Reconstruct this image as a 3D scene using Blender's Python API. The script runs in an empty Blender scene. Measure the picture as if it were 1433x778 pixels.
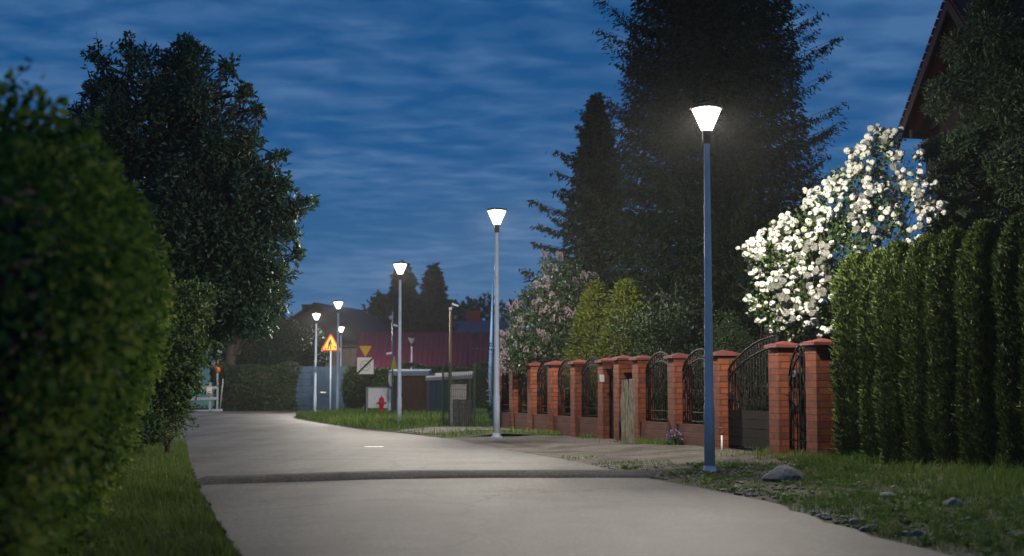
import bpy, math, random
import numpy as np
from mathutils import Vector, Matrix

random.seed(7)
RNG = np.random.default_rng(11)
PI = math.pi
SC = bpy.context.scene
COL = SC.collection

# ------------------------------------------------------------------ camera
CAM_Z, FPX = 1.15, 2000.0
PITCH = math.atan(156.0 / FPX)
cam_d = bpy.data.cameras.new('camera')
cam = bpy.data.objects.new('camera', cam_d); COL.objects.link(cam)
cam.location = (0, 0, CAM_Z); cam.rotation_euler = (PI / 2 + PITCH, 0, 0)
cam_d.sensor_width = 36.0; cam_d.sensor_fit = 'HORIZONTAL'; cam_d.lens = 36.0 * FPX / 1433.0
cam_d.clip_start = 0.05; cam_d.clip_end = 3000
cam_d.dof.use_dof = True; cam_d.dof.focus_distance = 23.0; cam_d.dof.aperture_fstop = 1.8
SC.camera = cam


def at(px, py, Y):
    """world point seen at photo pixel (px, py) at depth Y (used to survey real positions)"""
    a, b = (px - 716.5) / FPX, (389.0 - py) / FPX
    dy = math.cos(PITCH) - b * math.sin(PITCH); dz = math.sin(PITCH) + b * math.cos(PITCH)
    k = Y / dy
    return Vector((a * k, Y, CAM_Z + dz * k))


def gx(px, Y): return at(px, 545, Y).x
def gz(py, Y): return at(716, py, Y).z


# ------------------------------------------------------------------ bookkeeping
def tag(o, label=None, cat=None, group=None, kind=None):
    if label: o['label'] = label
    if cat: o['category'] = cat
    if group: o['group'] = group
    if kind: o['kind'] = kind
    return o


def empty(name, loc, rz=0.0, label=None, cat=None, group=None):
    o = bpy.data.objects.new(name, None); COL.objects.link(o)
    o.location = loc; o.rotation_euler = (0, 0, rz); o.empty_display_size = 0.2
    return tag(o, label, cat, group)


def copy_tree(o, parent=None):
    c = o.copy(); COL.objects.link(c); c.parent = parent
    for ch in list(o.children): copy_tree(ch, c)
    return c


def link(name, me, parent=None):
    o = bpy.data.objects.new(name, me); COL.objects.link(o)
    if parent: o.parent = parent
    return o


# ------------------------------------------------------------------ materials
def nodes(name):
    m = bpy.data.materials.new(name); m.use_nodes = True
    nt = m.node_tree; nt.nodes.clear()
    out = nt.nodes.new('ShaderNodeOutputMaterial')
    return m, nt, out


def N(nt, typ, **kw):
    n = nt.nodes.new(typ)
    for k, v in kw.items():
        if hasattr(n, k): setattr(n, k, v)
        else: n.inputs[k.replace('_', ' ')].default_value = v
    return n


def c4(c): return (c[0], c[1], c[2], 1.0)


def ramp(nt, fac, stops):
    r = nt.nodes.new('ShaderNodeValToRGB')
    e = r.color_ramp.elements
    while len(e) < len(stops): e.new(0.5)
    for i, (p, c) in enumerate(stops): e[i].position = p; e[i].color = c4(c)
    nt.links.new(fac, r.inputs['Fac'])
    return r.outputs['Color']


def noise(nt, scale, detail=4, rough=0.6, vec=None, dist=0.0):
    n = nt.nodes.new('ShaderNodeTexNoise')
    n.inputs['Scale'].default_value = scale; n.inputs['Detail'].default_value = detail
    n.inputs['Roughness'].default_value = rough; n.inputs['Distortion'].default_value = dist
    if vec is not None: nt.links.new(vec, n.inputs['Vector'])
    return n.outputs['Fac']


def mat(name, col, rough=0.6, metal=0.0, vary=0.25, scale=6.0, bump=0.0, bscale=60.0, spec=0.2, coords='Object', stretch=None):
    m, nt, out = nodes(name)
    tc = nt.nodes.new('ShaderNodeTexCoord'); vec = tc.outputs[coords]
    if stretch:
        mp = nt.nodes.new('ShaderNodeMapping'); mp.inputs['Scale'].default_value = stretch
        nt.links.new(vec, mp.inputs['Vector']); vec = mp.outputs['Vector']
    p = nt.nodes.new('ShaderNodeBsdfPrincipled')
    p.inputs['Roughness'].default_value = rough; p.inputs['Metallic'].default_value = metal
    p.inputs['Specular IOR Level'].default_value = spec
    f = noise(nt, scale, 5, 0.65, vec)
    lo = [max(0, x * (1 - vary)) for x in col]; hi = [min(1, x * (1 + vary)) for x in col]
    nt.links.new(ramp(nt, f, [(0.3, lo), (0.7, hi)]), p.inputs['Base Color'])
    if bump:
        b = nt.nodes.new('ShaderNodeBump'); b.inputs['Strength'].default_value = bump; b.inputs['Distance'].default_value = 0.02
        nt.links.new(noise(nt, bscale, 4, 0.6, vec), b.inputs['Height']); nt.links.new(b.outputs['Normal'], p.inputs['Normal'])
    nt.links.new(p.outputs['BSDF'], out.inputs['Surface'])
    return m


def leaf_mat(name, cols, trans=0.25, rough=0.45, spec=0.35):
    m, nt, out = nodes(name)
    g = nt.nodes.new('ShaderNodeNewGeometry')
    tc = nt.nodes.new('ShaderNodeTexCoord')
    f2 = noise(nt, 1.1, 3, 0.6, tc.outputs['Object'])
    mx = N(nt, 'ShaderNodeMath', operation='MULTIPLY_ADD'); mx.inputs[1].default_value = 0.55
    nt.links.new(g.outputs['Random Per Island'], mx.inputs[0])
    m2 = N(nt, 'ShaderNodeMath', operation='MULTIPLY_ADD'); m2.inputs[1].default_value = 1.3; m2.inputs[2].default_value = -0.42
    nt.links.new(f2, m2.inputs[0]); nt.links.new(m2.outputs[0], mx.inputs[2])
    k = len(cols)
    col = ramp(nt, mx.outputs[0], [(0.1 + 0.8 * i / (k - 1), c) for i, c in enumerate(cols)])
    p = nt.nodes.new('ShaderNodeBsdfPrincipled')
    p.inputs['Roughness'].default_value = rough; p.inputs['Specular IOR Level'].default_value = spec
    nt.links.new(col, p.inputs['Base Color'])
    t = nt.nodes.new('ShaderNodeBsdfTranslucent'); nt.links.new(col, t.inputs['Color'])
    mixs = nt.nodes.new('ShaderNodeMixShader'); mixs.inputs[0].default_value = trans
    nt.links.new(p.outputs[0], mixs.inputs[1]); nt.links.new(t.outputs[0], mixs.inputs[2])
    nt.links.new(mixs.outputs[0], out.inputs['Surface'])
    return m


def brick_mat():
    m, nt, out = nodes('red_brick')
    uv = nt.nodes.new('ShaderNodeUVMap')
    tc = nt.nodes.new('ShaderNodeTexCoord')
    oi = nt.nodes.new('ShaderNodeObjectInfo')
    b = nt.nodes.new('ShaderNodeTexBrick')
    b.offset = 0.5; b.squash = 1.0
    for k, v in (('Scale', 1.0), ('Mortar Size', 0.0085), ('Mortar Smooth', 0.2), ('Bias', 0.0), ('Brick Width', 0.33), ('Row Height', 0.098)):
        b.inputs[k].default_value = v
    b.inputs['Color1'].default_value = (0.21, 0.058, 0.026, 1); b.inputs['Color2'].default_value = (0.115, 0.034, 0.018, 1)
    b.inputs['Mortar'].default_value = (0.045, 0.036, 0.032, 1)
    nt.links.new(uv.outputs['UV'], b.inputs['Vector'])
    mx = nt.nodes.new('ShaderNodeMix'); mx.data_type = 'RGBA'; mx.blend_type = 'MULTIPLY'
    mx.inputs['Factor'].default_value = 0.75
    nt.links.new(b.outputs['Color'], mx.inputs['A'])
    nt.links.new(ramp(nt, noise(nt, 7, 5, 0.7, tc.outputs['Object']), [(0.3, (0.5, 0.47, 0.45)), (0.7, (1.1, 1.05, 1.0))]), mx.inputs['B'])
    p = nt.nodes.new('ShaderNodeBsdfPrincipled'); p.inputs['Roughness'].default_value = 0.8; p.inputs['Specular IOR Level'].default_value = 0.2
    nt.links.new(mx.outputs['Result'], p.inputs['Base Color'])
    bp = nt.nodes.new('ShaderNodeBump'); bp.inputs['Strength'].default_value = 0.8; bp.inputs['Distance'].default_value = 0.012; bp.invert = True
    nt.links.new(b.outputs['Fac'], bp.inputs['Height']); nt.links.new(bp.outputs['Normal'], p.inputs['Normal'])
    nt.links.new(p.outputs[0], out.inputs['Surface'])
    return m


def asphalt_mat(name, base, dark, rough=0.75, spec=0.25):
    m, nt, out = nodes(name)
    tc = nt.nodes.new('ShaderNodeTexCoord'); v = tc.outputs['Object']
    big = noise(nt, 0.45, 5, 0.65, v, 0.6)
    mp = nt.nodes.new('ShaderNodeMapping'); mp.inputs['Rotation'].default_value = (0, 0, math.radians(-14)); mp.inputs['Scale'].default_value = (1.1, 0.10, 1)
    nt.links.new(v, mp.inputs['Vector'])
    tracks = noise(nt, 1.0, 3, 0.5, mp.outputs['Vector'])
    fine = noise(nt, 26, 4, 0.85, v)
    a = N(nt, 'ShaderNodeMath', operation='ADD'); nt.links.new(big, a.inputs[0]); nt.links.new(tracks, a.inputs[1])
    h = N(nt, 'ShaderNodeMath', operation='MULTIPLY'); h.inputs[1].default_value = 0.5; nt.links.new(a.outputs[0], h.inputs[0])
    col = ramp(nt, h.outputs[0], [(0.41, dark), (0.5, base), (0.59, [x * 1.4 for x in base])])
    mx = nt.nodes.new('ShaderNodeMix'); mx.data_type = 'RGBA'; mx.blend_type = 'MULTIPLY'; mx.inputs['Factor'].default_value = 1.0
    nt.links.new(col, mx.inputs['A'])
    nt.links.new(ramp(nt, fine, [(0.3, (0.3, 0.3, 0.3)), (0.5, (0.95, 0.95, 0.95)), (0.68, (2.1, 2.06, 2.0))]), mx.inputs['B'])
    # fine cracks
    vo = nt.nodes.new('ShaderNodeTexVoronoi'); vo.feature = 'DISTANCE_TO_EDGE'; vo.inputs['Scale'].default_value = 0.33
    ad = nt.nodes.new('ShaderNodeMixRGB'); ad.inputs['Fac'].default_value = 0.4
    nt.links.new(v, ad.inputs['Color1'])
    nz = nt.nodes.new('ShaderNodeTexNoise'); nz.inputs['Scale'].default_value = 1.6; nt.links.new(v, nz.inputs['Vector'])
    nt.links.new(nz.outputs['Color'], ad.inputs['Color2']); nt.links.new(ad.outputs['Color'], vo.inputs['Vector'])
    cr = ramp(nt, vo.outputs['Distance'], [(0.0, (0.3, 0.3, 0.3)), (0.004, (0.45, 0.45, 0.45)), (0.009, (1, 1, 1))])
    my = nt.nodes.new('ShaderNodeMix'); my.data_type = 'RGBA'; my.blend_type = 'MULTIPLY'; my.inputs['Factor'].default_value = 0.6
    nt.links.new(mx.outputs['Result'], my.inputs['A']); nt.links.new(cr, my.inputs['B'])
    # oil and damp stains, pale worn spots
    st = ramp(nt, noise(nt, 0.9, 5, 0.7, v, 1.2), [(0.33, (0.62, 0.61, 0.62)), (0.45, (1, 1, 1)), (0.62, (1, 1, 1)), (0.72, (1.3, 1.28, 1.24))])
    mz = nt.nodes.new('ShaderNodeMix'); mz.data_type = 'RGBA'; mz.blend_type = 'MULTIPLY'; mz.inputs['Factor'].default_value = 0.8
    nt.links.new(my.outputs['Result'], mz.inputs['A']); nt.links.new(st, mz.inputs['B']); my = mz
    p = nt.nodes.new('ShaderNodeBsdfPrincipled'); p.inputs['Roughness'].default_value = rough; p.inputs['Specular IOR Level'].default_value = spec
    nt.links.new(my.outputs['Result'], p.inputs['Base Color'])
    bp = nt.nodes.new('ShaderNodeBump'); bp.inputs['Strength'].default_value = 0.5; bp.inputs['Distance'].default_value = 0.012
    nt.links.new(fine, bp.inputs['Height']); nt.links.new(bp.outputs['Normal'], p.inputs['Normal'])
    nt.links.new(p.outputs[0], out.inputs['Surface'])
    return m


def soil_mat(name, c1, c2, c3, scale=1.2):
    m, nt, out = nodes(name)
    tc = nt.nodes.new('ShaderNodeTexCoord'); v = tc.outputs['Object']
    a = noise(nt, scale, 6, 0.7, v, 0.4)
    vo = nt.nodes.new('ShaderNodeTexVoronoi'); vo.inputs['Scale'].default_value = 26.0; nt.links.new(v, vo.inputs['Vector'])
    f = noise(nt, 40, 4, 0.8, v)
    col = ramp(nt, a, [(0.34, c1), (0.5, c2), (0.66, c3)])
    mx = nt.nodes.new('ShaderNodeMix'); mx.data_type = 'RGBA'; mx.blend_type = 'MULTIPLY'; mx.inputs['Factor'].default_value = 1.0
    nt.links.new(col, mx.inputs['A'])
    nt.links.new(ramp(nt, f, [(0.3, (0.4, 0.4, 0.4)), (0.55, (1, 1, 1)), (0.72, (1.6, 1.55, 1.5))]), mx.inputs['B'])
    p = nt.nodes.new('ShaderNodeBsdfPrincipled'); p.inputs['Roughness'].default_value = 0.9; p.inputs['Specular IOR Level'].default_value = 0.2
    nt.links.new(mx.outputs['Result'], p.inputs['Base Color'])
    ad = N(nt, 'ShaderNodeMath', operation='ADD'); nt.links.new(f, ad.inputs[0]); nt.links.new(vo.outputs['Distance'], ad.inputs[1])
    bp = nt.nodes.new('ShaderNodeBump'); bp.inputs['Strength'].default_value = 0.9; bp.inputs['Distance'].default_value = 0.03
    nt.links.new(ad.outputs[0], bp.inputs['Height']); nt.links.new(bp.outputs['Normal'], p.inputs['Normal'])
    nt.links.new(p.outputs[0], out.inputs['Surface'])
    return m


def lantern_mat():
    m, nt, out = nodes('lit_lantern_glass')
    e = nt.nodes.new('ShaderNodeEmission'); e.inputs['Color'].default_value = (1.0, 0.93, 0.8, 1); e.inputs['Strength'].default_value = 3.0
    t = nt.nodes.new('ShaderNodeBsdfTransparent')
    a = nt.nodes.new('ShaderNodeAddShader')
    nt.links.new(e.outputs[0], a.inputs[0]); nt.links.new(t.outputs[0], a.inputs[1]); nt.links.new(a.outputs[0], out.inputs['Surface'])
    try: m.cycles.emission_sampling = 'NONE'
    except Exception: pass
    return m


def tiles_mat(name, c, row=0.3):
    m, nt, out = nodes(name)
    tc = nt.nodes.new('ShaderNodeTexCoord'); v = tc.outputs['Object']
    w = nt.nodes.new('ShaderNodeTexWave'); w.bands_direction = 'X'; w.inputs['Scale'].default_value = 1.0 / row / 3.0
    nt.links.new(v, w.inputs['Vector'])
    p = nt.nodes.new('ShaderNodeBsdfPrincipled'); p.inputs['Roughness'].default_value = 0.6; p.inputs['Specular IOR Level'].default_value = 0.15
    nt.links.new(ramp(nt, noise(nt, 2.0, 4, 0.6, v), [(0.3, [x * 0.75 for x in c]), (0.7, [x * 1.2 for x in c])]), p.inputs['Base Color'])
    bp = nt.nodes.new('ShaderNodeBump'); bp.inputs['Strength'].default_value = 0.6; bp.inputs['Distance'].default_value = 0.04
    nt.links.new(w.outputs['Fac'], bp.inputs['Height']); nt.links.new(bp.outputs['Normal'], p.inputs['Normal'])
    nt.links.new(p.outputs[0], out.inputs['Surface'])
    return m


M = {}
M['asphalt'] = asphalt_mat('worn_asphalt', (0.042, 0.041, 0.040), (0.023, 0.0228, 0.0228), 0.7, 0.18)
M['hump'] = asphalt_mat('hump_asphalt', (0.034, 0.0335, 0.033), (0.026, 0.0256, 0.0256), 0.85, 0.1)
M['dirt'] = soil_mat('trodden_dirt', (0.06, 0.05, 0.04), (0.12, 0.105, 0.085), (0.18, 0.16, 0.135), 0.9)
M['verge'] = soil_mat('verge_soil', (0.03, 0.04, 0.015), (0.05, 0.055, 0.025), (0.12, 0.105, 0.085), 0.9)
M['lawn'] = soil_mat('lawn_soil', (0.02, 0.03, 0.01), (0.035, 0.05, 0.015), (0.05, 0.06, 0.025), 1.2)
M['ground'] = soil_mat('ground_soil', (0.02, 0.03, 0.01), (0.035, 0.045, 0.018), (0.05, 0.05, 0.03), 0.3)
M['gravel'] = soil_mat('pale_gravel', (0.08, 0.075, 0.07), (0.15, 0.14, 0.125), (0.22, 0.2, 0.18), 3.0)
M['pebble'] = mat('tan_pebbles', (0.17, 0.155, 0.13), 0.85, 0, 0.5, 14)
M['stone'] = mat('grey_stone', (0.13, 0.13, 0.135), 0.8, 0, 0.45, 9, 0.6, 25)
M['brick'] = brick_mat()
M['cap'] = mat('cap_tile', (0.13, 0.038, 0.032), 0.6, 0, 0.25, 8, 0.2, 30)
M['iron'] = mat('black_iron', (0.009, 0.007, 0.006), 0.7, 0.0, 0.3, 10, spec=0.12)
M['pole'] = mat('galvanised_pole', (0.47, 0.54, 0.63), 0.5, 0.0, 0.12, 5, 0.05, 30)
M['dark_metal'] = mat('dark_grey_metal', (0.03, 0.03, 0.032), 0.45, 0.4, 0.2)
M['lantern'] = lantern_mat()
M['dead_glass'] = mat('unlit_lantern_glass', (0.25, 0.26, 0.26), 0.25, 0, 0.1)
M['bark'] = mat('dark_bark', (0.055, 0.043, 0.034), 0.9, 0, 0.4, 8, 0.8, 20, stretch=(3, 3, 0.5))
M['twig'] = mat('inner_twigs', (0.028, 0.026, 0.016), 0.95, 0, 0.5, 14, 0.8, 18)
M['privet'] = leaf_mat('hedge_leaves', [(0.03, 0.075, 0.014), (0.07, 0.135, 0.022), (0.125, 0.185, 0.035), (0.24, 0.27, 0.055)], 0.38, 0.8, 0.08)
M['tree_leaf'] = leaf_mat('tree_leaves', [(0.016, 0.045, 0.024), (0.03, 0.068, 0.036), (0.05, 0.09, 0.048)], 0.2, 0.5, 0.3)
M['shrub_leaf'] = leaf_mat('shrub_leaves', [(0.025, 0.055, 0.016), (0.05, 0.09, 0.025), (0.09, 0.13, 0.04)], 0.2, 0.6, 0.12)
M['spruce'] = leaf_mat('spruce_needles', [(0.009, 0.018, 0.008), (0.015, 0.026, 0.010), (0.025, 0.036, 0.013)], 0.08, 0.7, 0.15)
M['dark_spruce'] = leaf_mat('dark_spruce_needles', [(0.007, 0.015, 0.011), (0.012, 0.024, 0.016), (0.018, 0.030, 0.018)], 0.06, 0.7, 0.12)
M['thuja'] = leaf_mat('thuja_scales', [(0.03, 0.052, 0.014), (0.062, 0.095, 0.024), (0.11, 0.14, 0.038)], 0.1, 0.7, 0.12)
M['cypress'] = leaf_mat('cypress_scales', [(0.014, 0.034, 0.016), (0.028, 0.055, 0.022), (0.05, 0.075, 0.03)], 0.08, 0.55)
M['gold'] = leaf_mat('golden_thuja_scales', [(0.022, 0.036, 0.007), (0.05, 0.066, 0.010), (0.10, 0.11, 0.015)], 0.12, 0.7, 0.12)
M['vib_leaf'] = leaf_mat('viburnum_leaves', [(0.025, 0.055, 0.015), (0.05, 0.09, 0.025), (0.08, 0.12, 0.035)], 0.25, 0.45)
M['lilac_leaf'] = leaf_mat('lilac_leaves', [(0.015, 0.035, 0.015), (0.03, 0.055, 0.022), (0.045, 0.07, 0.028)], 0.2, 0.45)
M['bush_leaf'] = leaf_mat('bush_leaves', [(0.010, 0.025, 0.010), (0.018, 0.036, 0.014), (0.03, 0.05, 0.018)], 0.15, 0.65, 0.15)
M['far_leaf'] = leaf_mat('far_tree_leaves', [(0.008, 0.018, 0.010), (0.012, 0.024, 0.012), (0.018, 0.030, 0.014)], 0.1, 0.7, 0.1)
def blossom_mat():
    m, nt, out = nodes('white_blossom')
    g = nt.nodes.new('ShaderNodeNewGeometry'); oi = nt.nodes.new('ShaderNodeObjectInfo'); tc = nt.nodes.new('ShaderNodeTexCoord')
    a = N(nt, 'ShaderNodeMath', operation='ADD'); nt.links.new(g.outputs['Random Per Island'], a.inputs[0]); nt.links.new(oi.outputs['Random'], a.inputs[1])
    f = N(nt, 'ShaderNodeMath', operation='FRACT'); nt.links.new(a.outputs[0], f.inputs[0])
    col = ramp(nt, f.outputs[0], [(0.0, (0.28, 0.30, 0.23)), (0.3, (0.42, 0.425, 0.37)), (1.0, (0.52, 0.52, 0.47))])
    p = nt.nodes.new('ShaderNodeBsdfPrincipled'); p.inputs['Roughness'].default_value = 0.85; p.inputs['Specular IOR Level'].default_value = 0.1
    nt.links.new(col, p.inputs['Base Color'])
    b = nt.nodes.new('ShaderNodeBump'); b.inputs['Strength'].default_value = 1.0; b.inputs['Distance'].default_value = 0.3
    nt.links.new(noise(nt, 4.0, 3, 0.6, tc.outputs['Object']), b.inputs['Height']); nt.links.new(b.outputs['Normal'], p.inputs['Normal'])
    nt.links.new(p.outputs[0], out.inputs['Surface'])
    return m


M['blossom'] = blossom_mat()
M['pink'] = mat('pink_lilac_blossom', (0.235, 0.185, 0.21), 0.7, 0, 0.2, 20)
M['grass'] = leaf_mat('grass_blades', [(0.05, 0.085, 0.018), (0.085, 0.135, 0.028), (0.15, 0.175, 0.05)], 0.3, 0.8, 0.1)
M['dry_grass'] = leaf_mat('verge_grass_blades', [(0.045, 0.09, 0.016), (0.085, 0.15, 0.028), (0.16, 0.18, 0.06)], 0.25, 0.8, 0.1)
M['old_wood'] = mat('weathered_wood', (0.12, 0.113, 0.085), 0.85, 0, 0.75, 10, 0.7, 16, stretch=(5, 5, 0.5))
M['pole_wood'] = mat('brown_pole_wood', (0.11, 0.075, 0.05), 0.8, 0, 0.3, 8, stretch=(4, 4, 0.4))
M['brown_board'] = mat('brown_boards', (0.06, 0.035, 0.025), 0.75, 0, 0.35, 5, stretch=(6, 6, 0.5))
M['maroon'] = tiles_mat('maroon_metal_roof', (0.055, 0.008, 0.02), 0.35)
M['roof_blue'] = mat('blue_grey_roofing', (0.07, 0.10, 0.13), 0.6, 0, 0.2, 2)
M['pale_roof'] = mat('pale_sheet_roofing', (0.13, 0.17, 0.2), 0.5, 0, 0.15, 3)
M['dark_roof'] = tiles_mat('dark_roof_tiles', (0.018, 0.014, 0.015), 0.3)
M['dark_wall'] = mat('dark_house_render', (0.008, 0.008, 0.010), 0.85, 0, 0.2, 3)
M['cream_wall'] = mat('cream_render', (0.06, 0.055, 0.05), 0.85, 0, 0.15, 3)
M['mint_wall'] = mat('pale_mint_render', (0.16, 0.33, 0.32), 0.85, 0, 0.15, 3)
M['brown_wall'] = mat('brown_gable_cladding', (0.010, 0.006, 0.006), 0.8, 0, 0.3, 5, stretch=(1, 1, 6))
M['red_fascia'] = mat('red_brown_bargeboard', (0.026, 0.008, 0.011), 0.5, 0, 0.25, 5)
M['tile_red'] = tiles_mat('red_brown_roof_tiles', (0.03, 0.010, 0.011), 0.3)
M['window'] = mat('dark_window_glass', (0.02, 0.04, 0.07), 0.08, 0, 0.1)
M['blue_glass'] = mat('blue_window_glass', (0.05, 0.12, 0.22), 0.1, 0, 0.1)
M['white_paint'] = mat('white_paint', (0.55, 0.56, 0.57), 0.5, 0, 0.1, 5)
M['white_frame'] = mat('grey_white_paint', (0.2, 0.22, 0.25), 0.5, 0, 0.15, 5)
M['blue_metal'] = mat('blue_grey_sheet', (0.014, 0.034, 0.06), 0.6, 0.1, 0.2, 3)
M['navy'] = mat('dark_blue_gate_metal', (0.02, 0.04, 0.075), 0.5, 0.2, 0.2, 3)
M['green_wire'] = mat('green_fence_wire', (0.006, 0.018, 0.012), 0.6, 0.1, 0.2)
M['concrete'] = mat('pale_concrete', (0.22, 0.22, 0.225), 0.85, 0, 0.2, 8, 0.4, 30)
M['blocks'] = mat('grey_concrete_blocks', (0.06, 0.06, 0.066), 0.85, 0, 0.35, 10, 0.4, 30)
M['red'] = mat('hydrant_red_paint', (0.42, 0.012, 0.015), 0.35, 0, 0.12, 10)
M['sign_red'] = mat('sign_red', (0.42, 0.03, 0.02), 0.45, 0, 0.05)
M['sign_yellow'] = mat('sign_yellow', (0.6, 0.41, 0.03), 0.45, 0, 0.05)
M['sign_white'] = mat('sign_white', (0.75, 0.71, 0.62), 0.45, 0, 0.05)
M['sign_black'] = mat('sign_black', (0.012, 0.012, 0.012), 0.5, 0, 0.05)
M['sign_grey'] = mat('sign_grey', (0.33, 0.32, 0.3), 0.5, 0, 0.05)
M['orange'] = mat('orange_plastic', (0.28, 0.06, 0.008), 0.4, 0, 0.1)
M['blue_mast'] = mat('blue_painted_metal', (0.035, 0.085, 0.17), 0.5, 0.0, 0.12)
M['beige'] = mat('beige_box', (0.4, 0.35, 0.28), 0.7)
M['blue_flower'] = mat('blue_flowers', (0.12, 0.16, 0.36), 0.7)


# ------------------------------------------------------------------ mesh builders
class MB:
    def __init__(s): s.v = []; s.f = []; s.m = []; s.sm = []

    def add(s, vs, fs, mi=0, smooth=False):
        b = len(s.v); s.v += [tuple(v) for v in vs]
        for f in fs: s.f.append(tuple(i + b for i in f)); s.m.append(mi); s.sm.append(smooth)
        return s

    def box(s, c, size, rz=0.0, mi=0, rx=0.0, ry=0.0, taper=1.0):
        hx, hy, hz = size[0] / 2, size[1] / 2, size[2] / 2
        R = Matrix.Rotation(rz, 3, 'Z') @ Matrix.Rotation(ry, 3, 'Y') @ Matrix.Rotation(rx, 3, 'X')
        vs = []
        for z in (-1, 1):
            k = taper if z > 0 else 1.0
            for x, y in ((-1, -1), (1, -1), (1, 1), (-1, 1)):
                vs.append(Vector(c) + R @ Vector((x * hx * k, y * hy * k, z * hz)))
        return s.add(vs, [(3, 2, 1, 0), (4, 5, 6, 7), (0, 1, 5, 4), (1, 2, 6, 5), (2, 3, 7, 6), (3, 0, 4, 7)], mi)

    def tube(s, pts, r, n=8, mi=0, cap=True):
        pts = [Vector(p) for p in pts]
        if not hasattr(r, '__len__'): r = [r] * len(pts)
        vs, fs = [], []
        ref = None
        for i, p in enumerate(pts):
            d = (pts[min(i + 1, len(pts) - 1)] - pts[max(i - 1, 0)]).normalized()
            if ref is None: ref = Vector((1, 0, 0)) if abs(d.x) < 0.8 else Vector((0, 1, 0))
            u = (ref - d * ref.dot(d)).normalized(); w = d.cross(u); ref = u
            for k in range(n):
                a = 2 * PI * k / n; vs.append(p + (u * math.cos(a) + w * math.sin(a)) * r[i])
        for i in range(len(pts) - 1):
            for k in range(n):
                a, b = i * n + k, i * n + (k + 1) % n
                fs.append((a, b, b + n, a + n))
        if cap:
            fs.append(tuple(reversed(range(n)))); fs.append(tuple(range((len(pts) - 1) * n, len(pts) * n)))
        return s.add(vs, fs, mi, True)

    def lathe(s, prof, n=20, mi=0, c=(0, 0), cap=True, smooth=True):
        vs, fs = [], []
        for r, z in prof:
            for k in range(n):
                a = 2 * PI * k / n; vs.append((c[0] + r * math.cos(a), c[1] + r * math.sin(a), z))
        for i in range(len(prof) - 1):
            for k in range(n):
                a, b = i * n + k, i * n + (k + 1) % n; fs.append((a, b, b + n, a + n))
        if cap:
            fs.append(tuple(reversed(range(n)))); fs.append(tuple(range((len(prof) - 1) * n, len(prof) * n)))
        return s.add(vs, fs, mi, smooth)

    def prism(s, poly, y0, y1, mi=0):
        """polygon in local x,z extruded along y (poly counter-clockwise seen from -y)"""
        n = len(poly)
        vs = [(x, y0, z) for x, z in poly] + [(x, y1, z) for x, z in poly]
        fs = [tuple(range(n)), tuple(reversed(range(n, 2 * n)))]
        for k in range(n):
            j = (k + 1) % n; fs.append((k, k + n, j + n, j))
        return s.add(vs, fs, mi)

    def ico(s, c, r, sub=1, mi=0, jit=0.0, seed=0):
        import bmesh
        bm = bmesh.new(); bmesh.ops.create_icosphere(bm, subdivisions=sub, radius=1.0)
        rr = random.Random(seed)
        rad = r if hasattr(r, '__len__') else (r, r, r)
        vs = []
        for v in bm.verts:
            k = 1 + jit * (rr.random() - 0.5) * 2
            vs.append((c[0] + v.co.x * rad[0] * k, c[1] + v.co.y * rad[1] * k, c[2] + v.co.z * rad[2] * k))
        fs = [tuple(v.index for v in f.verts) for f in bm.faces]
        bm.free()
        return s.add(vs, fs, mi, True)

    def build(s, name, mats, parent=None, uv=False, bevel=0.0):
        me = bpy.data.meshes.new(name); me.from_pydata(s.v, [], s.f)
        if not isinstance(mats, (list, tuple)): mats = [mats]
        for m in mats: me.materials.append(m)
        me.polygons.foreach_set('material_index', s.m)
        me.polygons.foreach_set('use_smooth', s.sm)
        if uv:
            l = me.uv_layers.new(name='UVMap')
            for p in me.polygons:
                n = p.normal
                for li in p.loop_indices:
                    c = me.vertices[me.loops[li].vertex_index].co
                    if abs(n.z) > 0.7: q = (c.x, c.y)
                    elif abs(n.x) > abs(n.y): q = (c.y + 0.07, c.z)
                    else: q = (c.x + 0.135, c.z)
                    l.data[li].uv = q
        me.update()
        o = link(name, me, parent)
        if bevel:
            b = o.modifiers.new('bevel', 'BEVEL'); b.width = bevel; b.segments = 2; b.limit_method = 'ANGLE'
        return o


def np_mesh(name, V, F4, mats, parent=None, extra=None):
    """V (n,3), F4 (m,4) quads with optional extra MB geometry (material 1)"""
    V = np.asarray(V, dtype=np.float32); F4 = np.asarray(F4, dtype=np.int32)
    nv, nf = len(V), len(F4)
    sizes = [4] * nf; loops = F4.ravel(); midx = np.zeros(nf, dtype=np.int32)
    if extra is not None and extra.f:
        ev = np.array(extra.v, dtype=np.float32)
        V = np.vstack([V, ev])
        el = np.array([i + nv for f in extra.f for i in f], dtype=np.int32)
        loops = np.concatenate([loops, el]); sizes = sizes + [len(f) for f in extra.f]
        midx = np.concatenate([midx, np.array(extra.m, dtype=np.int32) + 1])
    sizes = np.array(sizes, dtype=np.int32)
    me = bpy.data.meshes.new(name)
    me.vertices.add(len(V)); me.vertices.foreach_set('co', V.ravel())
    me.loops.add(len(loops)); me.loops.foreach_set('vertex_index', loops)
    me.polygons.add(len(sizes))
    st = np.zeros(len(sizes), dtype=np.int32); st[1:] = np.cumsum(sizes)[:-1]
    me.polygons.foreach_set('loop_start', st)
    for m in (mats if isinstance(mats, (list, tuple)) else [mats]): me.materials.append(m)
    me.polygons.foreach_set('material_index', midx)
    me.update(calc_edges=True); me.validate()
    return link(name, me, parent)


def unit(a): return a / np.maximum(np.linalg.norm(a, axis=-1, keepdims=True), 1e-9)


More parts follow.
